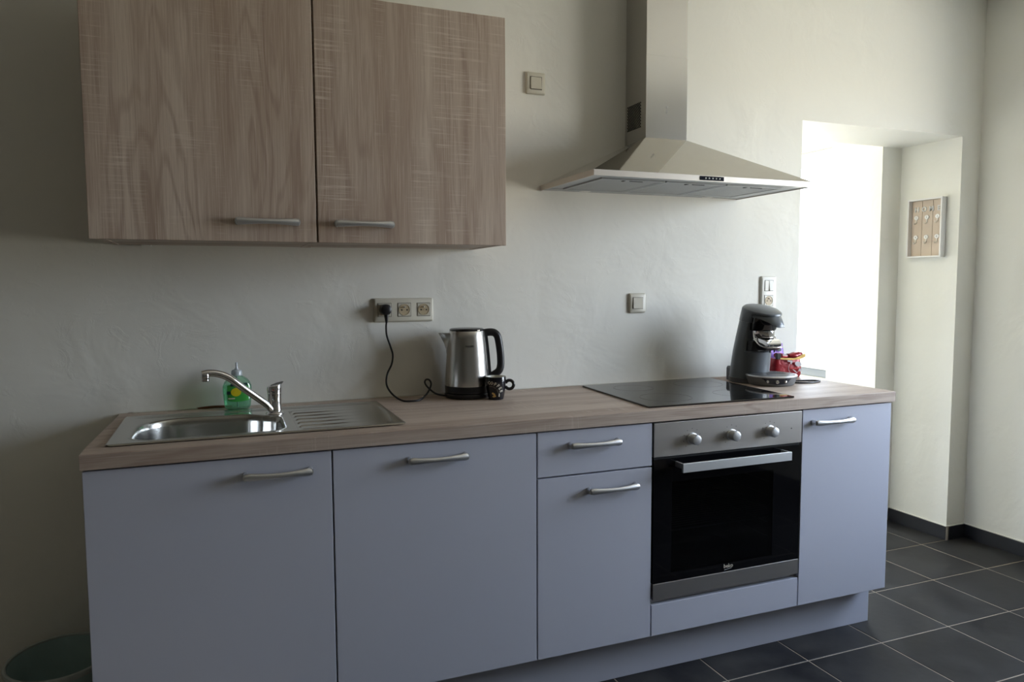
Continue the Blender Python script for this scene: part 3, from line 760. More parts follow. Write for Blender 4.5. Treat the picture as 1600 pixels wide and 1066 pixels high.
# ------------------------------------------------------------------ oven
OX0, OX1, YO = 1.5785, 2.1735, -.5945
ov = thing('built_in_oven', 'black glass built-in oven with steel control panel and three knobs', 'oven', ((OX0+OX1)/2, YO, .273))
bm = bmnew(); k = .02
cxa, cxb, cza, czb, cya, cyb = OX0+.018, OX1-.018, .275, .856, -.568, -.06
add_box(bm, (cxa, cya, cza), (cxa+.008, cyb, czb)); add_box(bm, (cxb-.008, cya, cza), (cxb, cyb, czb))
add_box(bm, (cxa, cya, cza), (cxb, cyb, cza+.008)); add_box(bm, (cxa, cya, .72), (cxb, cyb, .728)); add_box(bm, (cxa, cyb-.008, cza), (cxb, cyb, czb))
obj('cavity', bm, M['cavity'], ov)
cp = obj('control_panel', box((OX0, YO, .7465), (OX1, YO+.022, .8565), .0012), M['steel'], ov)
for i, x in enumerate((1.7215, 1.8765, 2.035)):
    kn = obj('knob', add_lathe(bmnew(), (x, YO, .797), [(.0195, 0), (.0195, -.003), (.0165, -.004), (.0165, -.026), (.0155, -.0285), (.013, -.0295), (.0001, -.029)], 36, 'y'), M['satin'], cp, 35)
    bm = bmnew()
    for j in range(9):
        a = math.radians(225-33.75*j); add_lathe(bm, (x+.033*math.cos(a), YO-.0001, .797+.033*math.sin(a)), [(.0013, 0), (.0013, -.0004)], 6, 'y')
    obj('dial_mark', bm, M['hole'], cp)
obj('indicator_lamp', add_lathe(bmnew(), (2.128, YO, .799), [(.002, 0), (.002, -.001)], 12, 'y'), M['hole'], cp)
# door: glass frame with a window
WX0, WX1, WZ0, WZ1 = 1.648, 2.056, .362, .662
dz0, dz1 = .333, .738
dr = obj('door', box((OX0+.001, YO+.0005, dz0), (WX0, YO+.022, dz1), .0008), M['ovenglass'], ov)
dm = bmnew(); dm.from_mesh(dr.data); b_ = Vector(origin_of(ov))
for lo, hi in (((WX1, YO+.0005, dz0), (OX1-.001, YO+.022, dz1)), ((WX0, YO+.0005, WZ1), (WX1, YO+.022, dz1)), ((WX0, YO+.0005, dz0), (WX1, YO+.022, WZ0))):
    add_box(dm, Vector(lo)-b_, Vector(hi)-b_)
dm.to_mesh(dr.data); dm.free()
obj('oven_window', box((WX0, YO+.0005, WZ0), (WX1, YO+.004, WZ1)), M['ovenwin'], dr)
obj('bottom_trim', box((OX0+.001, YO-.001, .2795), (OX1-.001, YO+.022, .3325), .001), M['steel'], dr, label='brushed steel strip along the foot of the door')
obj('door_top_gap', box((OX0+.004, YO+.006, .7385), (OX1-.004, YO+.02, .7460)), M['hole'], ov)
hx0, hx1 = 1.658, 2.092
bm = bmnew(); add_box(bm, (hx0, -.640, .7005), (hx1, -.632, .7295), .0008)
for x in (hx0, hx1-.008): add_box(bm, (x, -.634, .712), (x+.008, YO+.001, .7285), .0005)
M['alu'] = brushed('aluminium_bar', (.78, .80, .82), .42, 'x', .05)
obj('handle', bm, M['alu'], dr)
obj('lettering', text_bm('beko', .019, lambda u, v, w: (1.874+u, YO-.0001, .3515+v), .0003), M['print'], dr)
M['silverprint'] = mat('silver_print', (.55, .56, .57), .4)
ln = obj('logo_underline', prism(bmnew(), [(1.858, .3385), (1.887, .3420), (1.889, .3432), (1.858, .3400)], YO-.0003, YO+.0002, 'xz'), M['silverprint'], dr)
# racks inside the cavity
for zr, name in ((.486, 'oven_rack'),):
    bm = bmnew()
    add_tube(bm, [(cxa+.01, -.555, zr), (cxb-.01, -.555, zr)], .0032, 8); add_tube(bm, [(cxa+.01, -.09, zr), (cxb-.01, -.09, zr)], .003, 8)
    for j in range(22): 
        y = -.535+.020*j; add_tube(bm, [(cxa+.01, y, zr+.004), (cxb-.01, y, zr+.004)], .0016, 6)
    obj(name, bm, M['rack'], ov, label='wire shelf seen through the oven window')
for sx in (cxa+.009, cxb-.012):
    bm = bmnew()
    for j in range(6): add_tube(bm, [(sx, -.54, .38+.05*j), (sx, -.09, .38+.05*j)], .002, 6)
    obj('rack_rail', bm, M['rack'], ov)

# ------------------------------------------------------------------ coffee machine
ox, oy = 2.300, -.165
cm = thing('pod_coffee_machine', 'dark grey pod coffee machine with round drip tray, right of the hob', 'coffee machine', (ox, oy, TT))
def dring(z, r, sh, cut=None, tilt=0, n=56, rb=None, yc=0.0):
    out = []
    for k in range(n):
        a = 2*PI*k/n; x = r*math.cos(a); y = (rb or r)*math.sin(a)
        if cut is not None and y < cut: y = cut
        out.append((ox+x, oy+y-sh, TT+z+tilt*(y-yc)))
    return out
obj('foot', loft(bmnew(), [dring(.0, .074, 0), dring(.003, .079, 0), dring(.020, .080, 0), dring(.022, .076, 0)]), M['grey2'], cm, 40)
obj('column', loft(bmnew(), [dring(.022, .0775, 0), dring(.05, .0765, .002), dring(.10, .0750, .009), dring(.125, .0742, .013), dring(.1265, .0742, .0135, -.03), dring(.18, .0725, .026, -.026, .02), dring(.245, .0700, .044, -.022, .12)]), M['grey'], cm, 35)
obj('collar', loft(bmnew(), [dring(.246, .0702, .044, -.030, .12), dring(.248, .0712, .0445, -.030, .13), dring(.290, .0700, .058, -.030, .22), dring(.293, .0690, .0585, -.030, .22)]), M['grey'], cm, 35)
obj('recess_shell', loft(bmnew(), [[(ox+x, oy+y, TT+z) for x, y in [(-.058, -.02-s), (-.050, -.062-s), (-.03, -.078-s), (.03, -.078-s), (.050, -.062-s), (.058, -.02-s)]] for z, s in ((.130, .004), (.150, .012), (.170, .016))]), M['black'], cm, 30)
obj('rear_tank', loft(bmnew(), [[(ox+x*s, oy+.052+y, TT+z) for x, y in [(-.055, 0), (-.05, .028), (.05, .028), (.055, 0)]] for z, s in ((.002, 1), (.05, 1), (.058, .9))]), M['grey2'], cm, 30)
# brew head under the lid
obj('brew_head', loft(bmnew(), [dring(.212, .050, .070, rb=.048), dring(.218, .053, .071, rb=.052), dring(.262, .056, .074, rb=.056)]), M['blackgloss'], cm, 40)
lidr = []
for z, r, rb, sh in ((.281, .066, .074, .066), (.287, .0700, .0800, .068), (.2925, .0695, .0790, .068), (.300, .060, .068, .066), (.3055, .040, .046, .062), (.3080, .016, .018, .06)):
    ring = dring(z, r, sh, None, .22, rb=rb)
    lidr.append(ring)
lid = obj('lid', loft(bmnew(), lidr), M['grey'], cm, 40)
# beak at the front of the lid
bm = bmnew()
def V(x, y, z): return (ox+x, oy+y, TT+z)
loft(bm, [[V(x*1.0, -.075, z) for x, z in ((-.066, .268), (-.060, .284), (0, .289), (.060, .284), (.066, .268), (0, .254))],
          [V(x*.92, -.120, z) for x, z in ((-.056, .258), (-.050, .272), (0, .280), (.050, .272), (.056, .258), (0, .248))],
          [V(x*.75, -.150, z) for x, z in ((-.044, .244), (-.036, .258), (0, .268), (.036, .258), (.044, .244), (0, .238))],
          [V(x*.6, -.172, z) for x, z in ((-.034, .228), (-.030, .236), (0, .242), (.030, .236), (.034, .228), (0, .226))]])
obj('lid_handle', bm, M['grey'], cm, 50)
obj('lid_mark', loft(bmnew(), [[(ox+x+dx, oy-.052+dy, TT+.3092+.22*(dy-.0)) for dx, dy in ((-.014, 0), (.014, .0), (.014, .002), (-.014, .002))] for x in (0,)]+[[(ox+dx, oy-.052+dy, TT+.3097+.22*dy) for dx, dy in ((-.014, 0), (.014, .0), (.014, .002), (-.014, .002))]]), M['silverprint'], cm)
# chrome spout assembly
obj('chrome_band', loft(bmnew(), [dring(.184, .045, .071, rb=.044), dring(.190, .047, .071, rb=.046), dring(.211, .048, .071, rb=.047)]), M['chrome'], cm, 40)
bm = bmnew()
loft(bm, [[V(x, y, z) for x, y, z in ((-.040, -.078, .186), (.040, -.078, .186), (.044, -.070, .176), (-.044, -.070, .176))],
          [V(x, y, z) for x, y, z in ((-.036, -.128, .176), (.036, -.128, .176), (.040, -.120, .164), (-.040, -.120, .164))],
          [V(x, y, z) for x, y, z in ((-.030, -.148, .160), (.030, -.148, .160), (.032, -.140, .152), (-.032, -.140, .152))]])
sps = obj('coffee_spout', bm, M['chrome'], cm, 35)
bm = bmnew(); pts = spline([V(-.047, -.076, .205), V(-.050, -.088, .180), V(-.046, -.108, .160), V(-.040, -.135, .150), V(-.028, -.150, .150), V(0, -.155, .150), V(.028, -.150, .150), V(.040, -.135, .150), V(.046, -.108, .160), V(.050, -.088, .180), V(.047, -.076, .205)], 6)
add_tube(bm, pts, .0032, 10); obj('chrome_loop', bm, M['chrome'], cm, 50)
obj('spout_holder', loft(bmnew(), [[V(x, y, .136) for x, y in ((-.030, -.075), (.030, -.075), (.030, -.125), (-.030, -.125))], [V(x, y, .150) for x, y in ((-.040, -.070), (.040, -.070), (.036, -.148), (-.036, -.148))]]), M['black'], cm, 30)
for sx in (-.010, .010): obj('nozzle', add_lathe(bmnew(), V(sx, -.130, .128), [(.0025, 0), (.0035, .010)], 12), M['black'], cm, 40)
# drip tray with buttons
tx, ty = 2.326, -.262
def tring(z, r, n=64): return circ((tx, ty, TT+z), r, n)
tr = obj('drip_tray', loft(bmnew(), [tring(0, .078), tring(.002, .084), tring(.006, .087), tring(.030, .096), tring(.034, .097)]), M['mid'], cm, 40)
obj('tray_rim', loft(bmnew(), [tring(.0345, .0975), tring(.0375, .0985), tring(.0400, .0965), tring(.0405, .091), tring(.0395, .089)]), M['satin'], tr, 40, label='satin grey rim')
obj('tray_grid', loft(bmnew(), [tring(.0345, .0885), tring(.0405, .0885), tring(.0425, .080), tring(.0435, .030)]), M['grey2'], tr, 40)
bm = bmnew()
for k in range(5): add_box(bm, (tx-.045, ty-.030+.014*k, TT+.0432), (tx+.045, ty-.026+.014*k, TT+.0442))
obj('grid_slot', bm, M['black'], tr)
bm = bmnew(); a0, a1 = math.radians(-152), math.radians(-78)
n = 18; rings = []
for k in range(n+1):
    a = a0+(a1-a0)*k/n
    c, s = math.cos(a), math.sin(a); f = math.sin(PI*k/n)**.35
    rings.append([(tx+r*c, ty+r*s, TT+z) for r, z in ((.088+.0010, .0320-.0225*f), (.0966, .0325), (.0976, .0325), (.0905, .0320-.0225*f))])
loft(bm, rings); obj('button_panel', bm, M['navy'], tr, 60)
for k, adeg in enumerate((-138, -117, -97)):
    a = math.radians(adeg); c, s = math.cos(a), math.sin(a); rr = .0955; h = .020
    bm = bmnew(); u = Vector((-s, c, 0)); nrm = Vector((c, s, .15)).normalized(); w = nrm.cross(u); P0 = Vector((tx+rr*c, ty+rr*s, TT+h)); r_ = .0062 if k == 1 else .0045
    loft(bm, [[P0-nrm*.004+u*(r_*math.cos(t))+w*(r_*math.sin(t)) for t in [2*PI*j/20 for j in range(20)]],
              [P0+nrm*.0012+u*(r_*math.cos(t))+w*(r_*math.sin(t)) for t in [2*PI*j/20 for j in range(20)]],
              [P0+nrm*.0022+u*(r_*.7*math.cos(t))+w*(r_*.7*math.sin(t)) for t in [2*PI*j/20 for j in range(20)]]])
    obj('button', bm, M['chrome'], tr, 40)
pts = spline([(2.345, -.145, TT+.006), (2.395, -.175, TT+.004), (2.44, -.235, TT+.0035), (2.49, -.250, TT+.0035), (2.535, -.265, TT+.0035), (2.548, -.288, TT+.0035), (2.525, -.303, TT+.0035), (2.47, -.312, TT+.0035), (2.43, -.295, TT+.0035), (2.415, -.255, TT+.0035), (2.395, -.21, TT+.0035), (2.345, -.13, TT+.006)], 8)
bm = bmnew(); add_tube(bm, pts, .0033, 10); obj('cord', bm, M['black'], cm, 60)

# ------------------------------------------------------------------ coffee bags
def crumple(bm, amp, sc_, seed):
    for v in bm.verts:
        n_ = noise.noise_vector(v.co*sc_+Vector((seed, seed*2, 0)))
        v.co += n_*amp
def soft_box(cx, cy, z0, hw, hd, h, taper=.85, nx=8, nz=8, sharp=4.5, bulge=.06, rot=0):
    rings = []
    for k in range(nz+1):
        t = k/nz; s = (1+bulge*math.sin(PI*t))*(1-(1-taper)*t*t)
        if k == 0: s *= .94
        ring = []
        for j in range(40):
            a = 2*PI*j/40; c, sn = math.cos(a), math.sin(a)
            x = hw*s*abs(c)**(2/sharp)*(1 if c > 0 else -1); y = hd*s*abs(sn)**(2/sharp)*(1 if sn > 0 else -1)
            ring.append((cx+x*math.cos(rot)-y*math.sin(rot), cy+x*math.sin(rot)+y*math.cos(rot), z0+h*t))
        rings.append(ring)
    return loft(bmnew(), rings)
bx_, by_ = 2.527, -.108
rb = thing('coffee_bag', 'red foil coffee bag with rolled gold-edged top, right end of the worktop', 'coffee bag', (bx_, by_, TT))
RT = -.10
bm = soft_box(bx_, by_, TT+.001, .070, .034, .082, .90, bulge=.05, rot=RT); crumple(bm, .005, 30, 3.1)
for v in bm.verts: v.co.z = max(v.co.z, TT+.0005)
obj('pouch', bm, M['red'], rb, 60)
cR, sR = math.cos(RT), math.sin(RT)
def B(u, d, z): return (bx_+u*cR-d*sR, by_+u*sR+d*cR, TT+z)
# rolled top: two lobes
def lobe(u0, u1, z0, z1, d, seed, h0, h1, name, m):
    rings = []
    for k in range(13):
        t = k/12; u = u0+(u1-u0)*t; z = z0+(z1-z0)*t; hh = h0+(h1-h0)*t; hh *= (.75+.25*math.sin(PI*min(1, max(0, t))))
        rings.append([B(u, d+.017*math.cos(a)*(1+.2*math.sin(5*t)), z+hh*math.sin(a)) for a in [2*PI*j/16 for j in range(16)]])
    bm = loft(bmnew(), rings); crumple(bm, .0035, 45, seed); return obj(name, bm, m, rb, 60)
lobe(-.048, .002, .094, .087, -.014, 1.3, .016, .011, 'rolled_top', M['red'])
lobe(.004, .072, .092, .092, -.016, 5.2, .012, .016, 'rolled_top', M['red'])
def strip(path, w, m, name, d=-.036, th=.0012):
    rings = []
    for (u, z, ww) in path:
        rings.append([B(u, d, z-ww), B(u, d-th, z-ww), B(u, d-th, z+ww), B(u, d, z+ww)])
    return obj(name, loft(bmnew(), rings), m, rb, 40)
strip([(-.046, .083, .003), (-.02, .081, .004), (.0, .080, .004), (.02, .079, .0035), (.045, .083, .006), (.062, .090, .008), (.076, .094, .006)], 0, M['gold'], 'gold_edge', -.0375)
strip([(-.034, .098, .0030), (-.020, .097, .0035), (-.010, .096, .002)], 0, M['silver'], 'silver_band', -.036)
bm = bmnew(); loft(bm, [[B(-.052+u, -.034+d, z) for u, d in ((-.006, -.004), (.010, -.004), (.010, .012), (-.006, .012))] for z in (.080, .104)]); obj('closing_clip', bm, M['black'], rb, 30)
strip([(-.012, .073, .003), (.0, .071, .003), (.012, .070, .003)], 0, M['silver'], 'label_flash', -.0395)
strip([(.002, .066, .001), (.006, .064, .006), (.010, .066, .001)], 0, M['silver'], 'label_star', -.0397)
def ell(cu, cz, ru, rz, an, d, name, m, hollow=None):
    bm = bmnew(); n = 28; outer = []; inner = []
    for k in range(n):
        a = 2*PI*k/n; u, z = ru*math.cos(a), rz*math.sin(a)
        f = lambda s: B(cu+s*(u*math.cos(an)-z*math.sin(an)), d, cz+s*(u*math.sin(an)+z*math.cos(an)))
        outer.append(bm.verts.new(f(1)))
        if hollow: inner.append(bm.verts.new(f(hollow)))
    if hollow:
        for k in range(n): bm.faces.new((outer[k], outer[(k+1) % n], inner[(k+1) % n], inner[k]))
    else: bm.faces.new(outer)
    return obj(name, bm, m, rb)
ell(.040, .058, .016, .0105, -.3, -.0410, 'label_oval', M['silver'])
ell(.020, .042, .027, .026, 0, -.0408, 'label_ring', M['silver'], .95)
ell(.018, .040, .021, .0035, -.1, -.0412, 'label_bar', M['redlt'])
ell(.052, .032, .006, .006, 0, -.0405, 'label_dot', M['silver'])
ell(.026, .028, .014, .002, -.6, -.0408, 'label_swirl', M['silver'])
pb = thing('snack_packet', 'purple and blue foil packet standing behind the coffee machine and the red bag', 'packet', (2.530, -.040, TT))
def pk(w0, w1, z0, z1, nz, m, name, seed, dy=0):
    rings = []
    for k in range(nz+1):
        t = k/nz; w = w0+(w1-w0)*t; z = z0+(z1-z0)*t; th = .020*(1-.9*sstep(.6, 1, z/.138))+.0015
        cxk = 2.530+.0*t
        rings.append([(cxk+w*math.cos(a), -.040+dy+th*math.sin(a)*(1 if abs(math.cos(a)) < .95 else .4), TT+z) for a in [2*PI*j/24 for j in range(24)]])
    bm = loft(bmnew(), rings); crumple(bm, .003, 40, seed)
    for v in bm.verts: v.co.z = max(v.co.z, TT+.0005)
    return obj(name, bm, m, pb, 60)
pk(.056, .058, .001, .078, 6, M['blue'], 'lower_pouch', 2.2); pk(.058, .048, .078, .136, 6, M['purple'], 'upper_pouch', 2.2)
bm = bmnew(); bm.faces.new([bm.verts.new((2.545+.012*math.cos(a), -.0605, TT+.110+.006*math.sin(a))) for a in [2*PI*k/16 for k in range(16)]]); obj('label_patch', bm, M['labeldk'], pb)

# ================================================================== WALL CABINETS
UZ0, UZ1, UD, TH = 1.4235, 2.136, -.3305, .018
def wall_cab(x0, x1, bx0, bx1, m, label, hx):
    t = thing('wall_cabinet', label, 'cabinet', ((x0+x1)/2, UD/2, UZ0), 'oak-print cabinets on the wall')
    bm = bmnew(); k = .016; yf = UD+TH+.001
    add_box(bm, (bx0, yf, UZ0), (bx0+k, -.001, UZ1)); add_box(bm, (bx1-k, yf, UZ0), (bx1, -.001, UZ1))
    add_box(bm, (bx0+k, yf, UZ0+.0015), (bx1-k, -.001, UZ0+k)); add_box(bm, (bx0+k, yf, UZ1-k), (bx1-k, -.001, UZ1)); add_box(bm, (bx0+k, -.008, UZ0+k), (bx1-k, -.001, UZ1-k))
    obj('body', bm, M['oakbody'], t)
    d = obj('door', box((x0, UD, UZ0-.001), (x1, UD+TH, UZ1), .0012), m, t, loc=(x0, UD+TH, UZ0))
    bar_handle(hx, hx+.1775, UD, 1.478, d)
    return t
t1 = wall_cab(.0007, .5865, .020, .588, M['oakdoor1'], 'left oak-print wall cabinet, above the sink', .363)
wall_cab(.5925, 1.183, .5885, 1.181, M['oakdoor2'], 'right oak-print wall cabinet, above the kettle', .638)
obj('cable_clip', box((.095, -.022, UZ0-.004), (.125, -.008, UZ0+.001), .002), M['white'], t1)

# ================================================================== HOOD
HX0, HX1, HY, HZ0, HZ1 = 1.447, 2.352, -.432, 1.6465, 1.6655
CX0, CX1, CY = 1.813, 1.994, -.150
CZ = 1.842
ho = thing('extractor_hood', 'stainless steel chimney cooker hood mounted on the wall above the hob', 'cooker hood', ((HX0+HX1)/2, 0, HZ0))
bm = bmnew()
add_box(bm, (HX0, HY, HZ0), (HX1, HY+.004, HZ1)); add_box(bm, (HX0, HY+.004, HZ0), (HX0+.004, -.001, HZ1)); add_box(bm, (HX1-.004, HY+.004, HZ0), (HX1, -.001, HZ1))
rim = obj('rim', bm, M['rimsteel'], ho)
bm = bmnew()
A = [(HX0, HY, HZ1), (HX1, HY, HZ1), (HX1, -.001, HZ1), (HX0, -.001, HZ1)]; Bq = [(CX0, CY, CZ), (CX1, CY, CZ), (CX1, -.001, CZ-.012), (CX0, -.001, CZ-.012)]
loft(bm, [A, Bq], False, True); obj('canopy', bm, M['hoodmirror'], ho)
# underside tray and filters
bm = bmnew(); zt = HZ0+.004
fx_ = [1.510, 1.765, 2.020, 2.275]; fy0, fy1 = -.365, -.060
add_box(bm, (HX0+.004, HY+.004, zt), (HX1-.004, fy0, zt+.003)); add_box(bm, (HX0+.004, fy1, zt-.001), (HX1-.004, -.001, zt+.003))
add_box(bm, (HX0+.004, fy0, zt), (fx_[0], fy1, zt+.003)); add_box(bm, (fx_[3], fy0, zt), (HX1-.004, fy1, zt+.003))
M['hoodunder'] = mat('painted_grey_steel', (.42, .44, .46), .35, .5)
obj('underside', bm, M['hoodunder'], ho)
for i in range(3):
    a, b = fx_[i]+.003, fx_[i+1]-.003
    f = obj('grease_filter', box((a, fy0+.003, zt-.003), (b, fy1-.003, zt+.004), .002), M['filter'], ho)
    bm = bmnew(); add_box(bm, (a, fy0+.003, zt-.0045), (a+.010, fy1-.003, zt-.0028)); add_box(bm, (b-.010, fy0+.003, zt-.0045), (b, fy1-.003, zt-.0028))
    add_box(bm, (a+.01, fy0+.003, zt-.0045), (b-.01, fy0+.013, zt-.0028)); add_box(bm, (a+.01, fy1-.013, zt-.0045), (b-.01, fy1-.003, zt-.0028))
    obj('filter_frame', bm, M['hoodunder'], f)
    bm = bmnew(); xm = (a+b)/2; add_box(bm, (xm-.005, fy0+.020, zt-.0050), (xm+.045, fy0+.026, zt-.0025)); add_box(bm, (xm-.032, fy0+.018, zt-.005), (xm-.024, fy0+.034, zt-.0025))
    obj('filter_catch', bm, M['hole'], f)
for x in (1.62, 2.18): obj('lamp_cover', add_lathe(bmnew(), (x, -.033, zt-.001), [(.022, 0), (.022, -.002), (.018, -.003), (.0001, -.003)], 24), M['lamp'], ho, 40)
pn = obj('button_strip', box((1.853, HY-.0015, 1.6495), (1.953, HY+.001, 1.6635), .0006), M['navy'], ho, label='black strip with five small buttons')
for k in range(5): obj('button', add_lathe(bmnew(), (1.877+.0145*k, HY-.0015, 1.6565), [(.0028, 0), (.0028, -.0010), (.0020, -.0014)], 12, 'y'), M['silverprint'], pn, 40)
ch = obj('chimney', box((CX0, CY, CZ-.013), (CX1, -.001, 2.145), .0008), M['steelv'], ho)
obj('upper_chimney', box((CX0+.0012, CY+.0012, 2.145), (CX1-.0012, -.001, ZC-.002), .0005), M['steelv'], ho)
bm = bmnew(); rows = 17
for r in range(rows):
    for c in range(10 if r % 2 == 0 else 9):
        y = -.0195-.0102*c-(.0051 if r % 2 else 0); z = 1.888+.0056*r
        bm.faces.new([bm.verts.new((CX0-.0006, y+.0037*math.cos(a), z+.0034*math.sin(a))) for a in [PI/3*k for k in range(6)]])
obj('vent_holes', bm, M['hole'], ch, kind='stuff')
bm = bmnew()
for dz in (0, .009, .018):
    prism(bm, [(1.8985, 1.938+dz), (1.903, 1.936+dz), (1.9095, 1.943+dz), (1.905, 1.9455+dz)] if dz != .009 else [(1.9, 1.9445), (1.902, 1.943), (1.908, 1.951), (1.906, 1.9525)], CY-.0004, CY+.0002, 'xz')
M['logogrey'] = mat('etched_grey_mark', (.33, .33, .33), .5)
obj('emblem', bm, M['logogrey'], ch)

# ================================================================== SWITCHES AND SOCKETS
def plate_bm(x0, z0, x1, z1, d=.010, r=.006, wy=0.0):
    out = []
    for y, g_ in ((wy-.0005, .0), (wy-.004, .0), (wy-d*.8, .0015), (wy-d, .005)):
        out.append([(u, y, v) for u, v in rrect(x0+g_, z0+g_, x1-g_, z1-g_, max(.002, r-g_*.5), 5)])
    return loft(bmnew(), out)
def frame_gap(x0, z0, x1, z1, y, m, name, parent, w=.0012):
    bm = bmnew()
    add_box(bm, (x0, y-.0004, z0), (x1, y+.001, z0+w)); add_box(bm, (x0, y-.0004, z1-w), (x1, y+.001, z1)); add_box(bm, (x0, y-.0004, z0+w), (x0+w, y+.001, z1-w)); add_box(bm, (x1-w, y-.0004, z0+w), (x1, y+.001, z1-w))
    return obj(name, bm, m, parent)
def rocker(t, cx, cz, h, m, y=-.010, tilt=.003, w=None):
    w = w or h
    bm = bmnew(); x0, x1, z0, z1 = cx-w, cx+w, cz-h, cz+h
    loft(bm, [[(x0, y+.001, z0), (x1, y+.001, z0), (x1, y+.001, z1), (x0, y+.001, z1)], [(x0+.0006, y-.002-tilt, z0+.0006), (x1-.0006, y-.002-tilt, z0+.0006), (x1-.0006, y-.002, z1-.0006), (x0+.0006, y-.002, z1-.0006)]])
    return obj('rocker', bm, m, t)
def switch(x0, z0, x1, z1, m, label):
    t = thing('light_switch', label, 'switch', ((x0+x1)/2, -.001, (z0+z1)/2), 'single light switches on the back wall')
    obj('cover_plate', plate_bm(x0, z0, x1, z1), m, t, 40); cx, cz = (x0+x1)/2, (z0+z1)/2
    frame_gap(cx-.0235, cz-.0235, cx+.0235, cz+.0235, -.0103, M['darkgap'], 'shadow_gap', t)
    rocker(t, cx, cz, .0220, m)
switch(1.389, 1.998, 1.468, 2.078, M['cream'], 'cream light switch high on the wall between wall cabinet and hood')
switch(1.833, 1.180, 1.909, 1.259, M['cream'], 'cream light switch on the wall below the hood, above the hob')
def socket(t, cx, cz, face, m_in=M['beige'], y=-.010):
    obj('socket_insert', box((cx-.0225, y-.0015, cz-.0225), (cx+.0225, y+.002, cz+.0225), .0008), face, t)
    frame_gap(cx-.0240, cz-.0240, cx+.0240, cz+.0240, y-.0002, M['darkgap'], 'shadow_gap', t)
    ds = obj('socket_dish', add_lathe(bmnew(), (cx, y, cz), [(.0200, -.0016), (.0196, -.0030), (.0188, -.0030), (.0182, -.0019), (.0001, -.0019)], 36, 'y', cap0=False), m_in, t, 50)
    for dx in (-.0095, .0095):
        obj('pin_hole', add_lathe(bmnew(), (cx+dx, y-.0020, cz-.001), [(.0027, 0), (.0027, -.0004)], 14, 'y'), M['hole'], ds)
    obj('centre_screw', add_lathe(bmnew(), (cx, y-.0020, cz-.001), [(.0022, 0), (.0022, -.0006)], 12, 'y'), M['beige'], ds)
    obj('earth_pin', add_lathe(bmnew(), (cx, y-.0020, cz+.0095), [(.0024, 0), (.0024, -.006), (.0014, -.007)], 14, 'y'), M['satin'], ds, 40)
ts = thing('wall_socket', 'cream triple wall socket strip between sink and kettle, kettle plugged in its left outlet', 'socket', (.919, -.001, 1.208))
obj('cover_plate', plate_bm(.812, 1.1665, 1.026, 1.2505), M['cream'], ts, 40)
for cx in (.850, .920, .990): socket(ts, cx, 1.2095, M['cream'])
tv = thing('switch_and_socket', 'off-white double rocker switch above a socket, on the wall behind the coffee machine', 'switch', (2.524, -.001, 1.25))
obj('cover_plate', plate_bm(2.484, 1.178, 2.566, 1.327), M['creamw'], tv, 40)
frame_gap(2.5235-.0235, 1.286-.0235, 2.5235+.0235, 1.286+.0235, -.0103, M['darkgap'], 'shadow_gap', tv)
rocker(tv, 2.5235-.0112, 1.286, .022, M['creamw'], tilt=.0, w=.0106); rocker(tv, 2.5235+.0112, 1.286, .022, M['creamw'], tilt=.004, w=.0106)
socket(tv, 2.5235, 1.2215, M['creamw'])

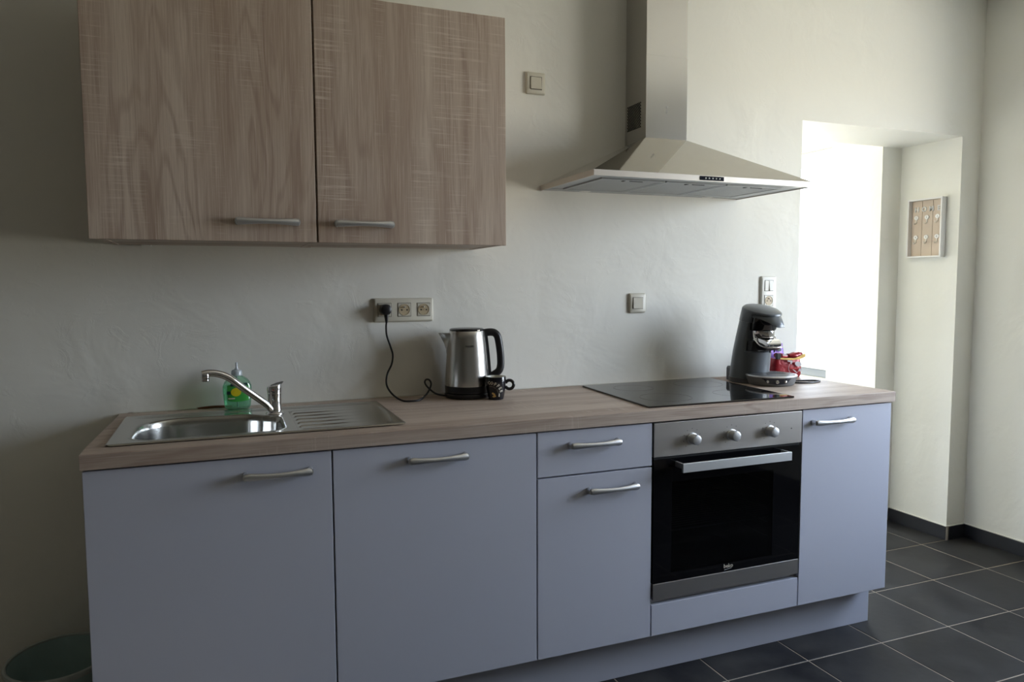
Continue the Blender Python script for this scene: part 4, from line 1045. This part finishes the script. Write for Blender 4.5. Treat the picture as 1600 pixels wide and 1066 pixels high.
# ================================================================== KEY BOX
KX0, KX1 = 3.648, XJ-.001; KYa, KYb, KZ0, KZ1 = .264, .068, 1.4235, 1.7215
kb_ = thing('key_box', 'white-framed wooden HOME key rack with six hooks, on the doorway reveal', 'key rack', (XJ, (KYa+KYb)/2, KZ0))
w = .008
fr = obj('frame', box((KX0, KYb, KZ0), (KX1, KYb+w, KZ1), .0008), M['keywhite'], kb_)
fm = bmnew(); fm.from_mesh(fr.data); b_ = origin_of(kb_)
for lo, hi in (((KX0, KYa-w, KZ0), (KX1, KYa, KZ1)), ((KX0, KYb+w, KZ0), (KX1, KYa-w, KZ0+w)), ((KX0, KYb+w, KZ1-w), (KX1, KYa-w, KZ1))): add_box(fm, Vector(lo)-b_, Vector(hi)-b_)
fm.to_mesh(fr.data); fm.free()
pw = (KYa-KYb-2*w)/3; XB = KX0+.024
for i in range(3):
    y0 = KYb+w+pw*i; obj('board', box((XB, y0+.0008, KZ0+w), (KX1, y0+pw-.0008, KZ1-w), .001), M['keywood'], kb_, loc=(XB, y0, KZ0+w+.07*i))
def onkey(d): return lambda u, v, w_: (XB-.0006-w_, d[0]-u, d[1]+v)
for i, chh in enumerate('HOME'):
    yc = KYa-w-.030-.0415*i
    obj('letter', text_bm(chh, .034, onkey((yc, 1.668)), .0010, thick=.003), M['lettergrey'], kb_)
for r in range(2):
    for c in range(3):
        yc = KYa-w-pw*(c+.5)+.002; zc = 1.628 if r == 0 else 1.528
        h = obj('hook', loft(bmnew(), [circ((XB-.0005, yc, zc), .0125, 20, 'x', .011), circ((XB-.0035, yc, zc), .0120, 20, 'x', .0105)]), M['keywhite'], kb_, 40, label='white number plate with a hook')
        bm = bmnew(); add_box(bm, (XB-.003, yc-.003, zc-.028), (XB, yc+.003, zc-.009), .001)
        add_tube(bm, spline([(XB-.002, yc, zc-.020), (XB-.006, yc, zc-.030), (XB-.014, yc, zc-.032), (XB-.018, yc, zc-.024)], 5), .0022, 8)
        obj('prong', bm, M['hook'], h, 40)
        obj('number', text_bm(str(r*3+c+1), .014, lambda u, v, w_: (XB-.0038, yc-u, zc+v), .0003), M['logogrey'], h)

# ================================================================== TUB
tb = thing('plastic_bucket', 'pale teal plastic bucket on the floor, left of the sink cabinet', 'bucket', (-.147, -.175, 0))
def tbr(z, r): return circ((-.147, -.172, z), r*.138, 56, 'z', r*.148)
obj('shell', loft(bmnew(), [tbr(.001, .72), tbr(.006, .75), tbr(.12, .86), tbr(.224, .96), tbr(.226, .93), tbr(.12, .83), tbr(.02, .71), tbr(.016, .60), tbr(.016, .05)]), M['tub'], tb, 40)
obj('rim', loft(bmnew(), [tbr(.214, .965), tbr(.216, 1.0), tbr(.226, 1.01), tbr(.231, 1.0), tbr(.233, .97), tbr(.231, .94), tbr(.226, .935), tbr(.214, .965)], False, False), M['tubrim'], tb, 40)
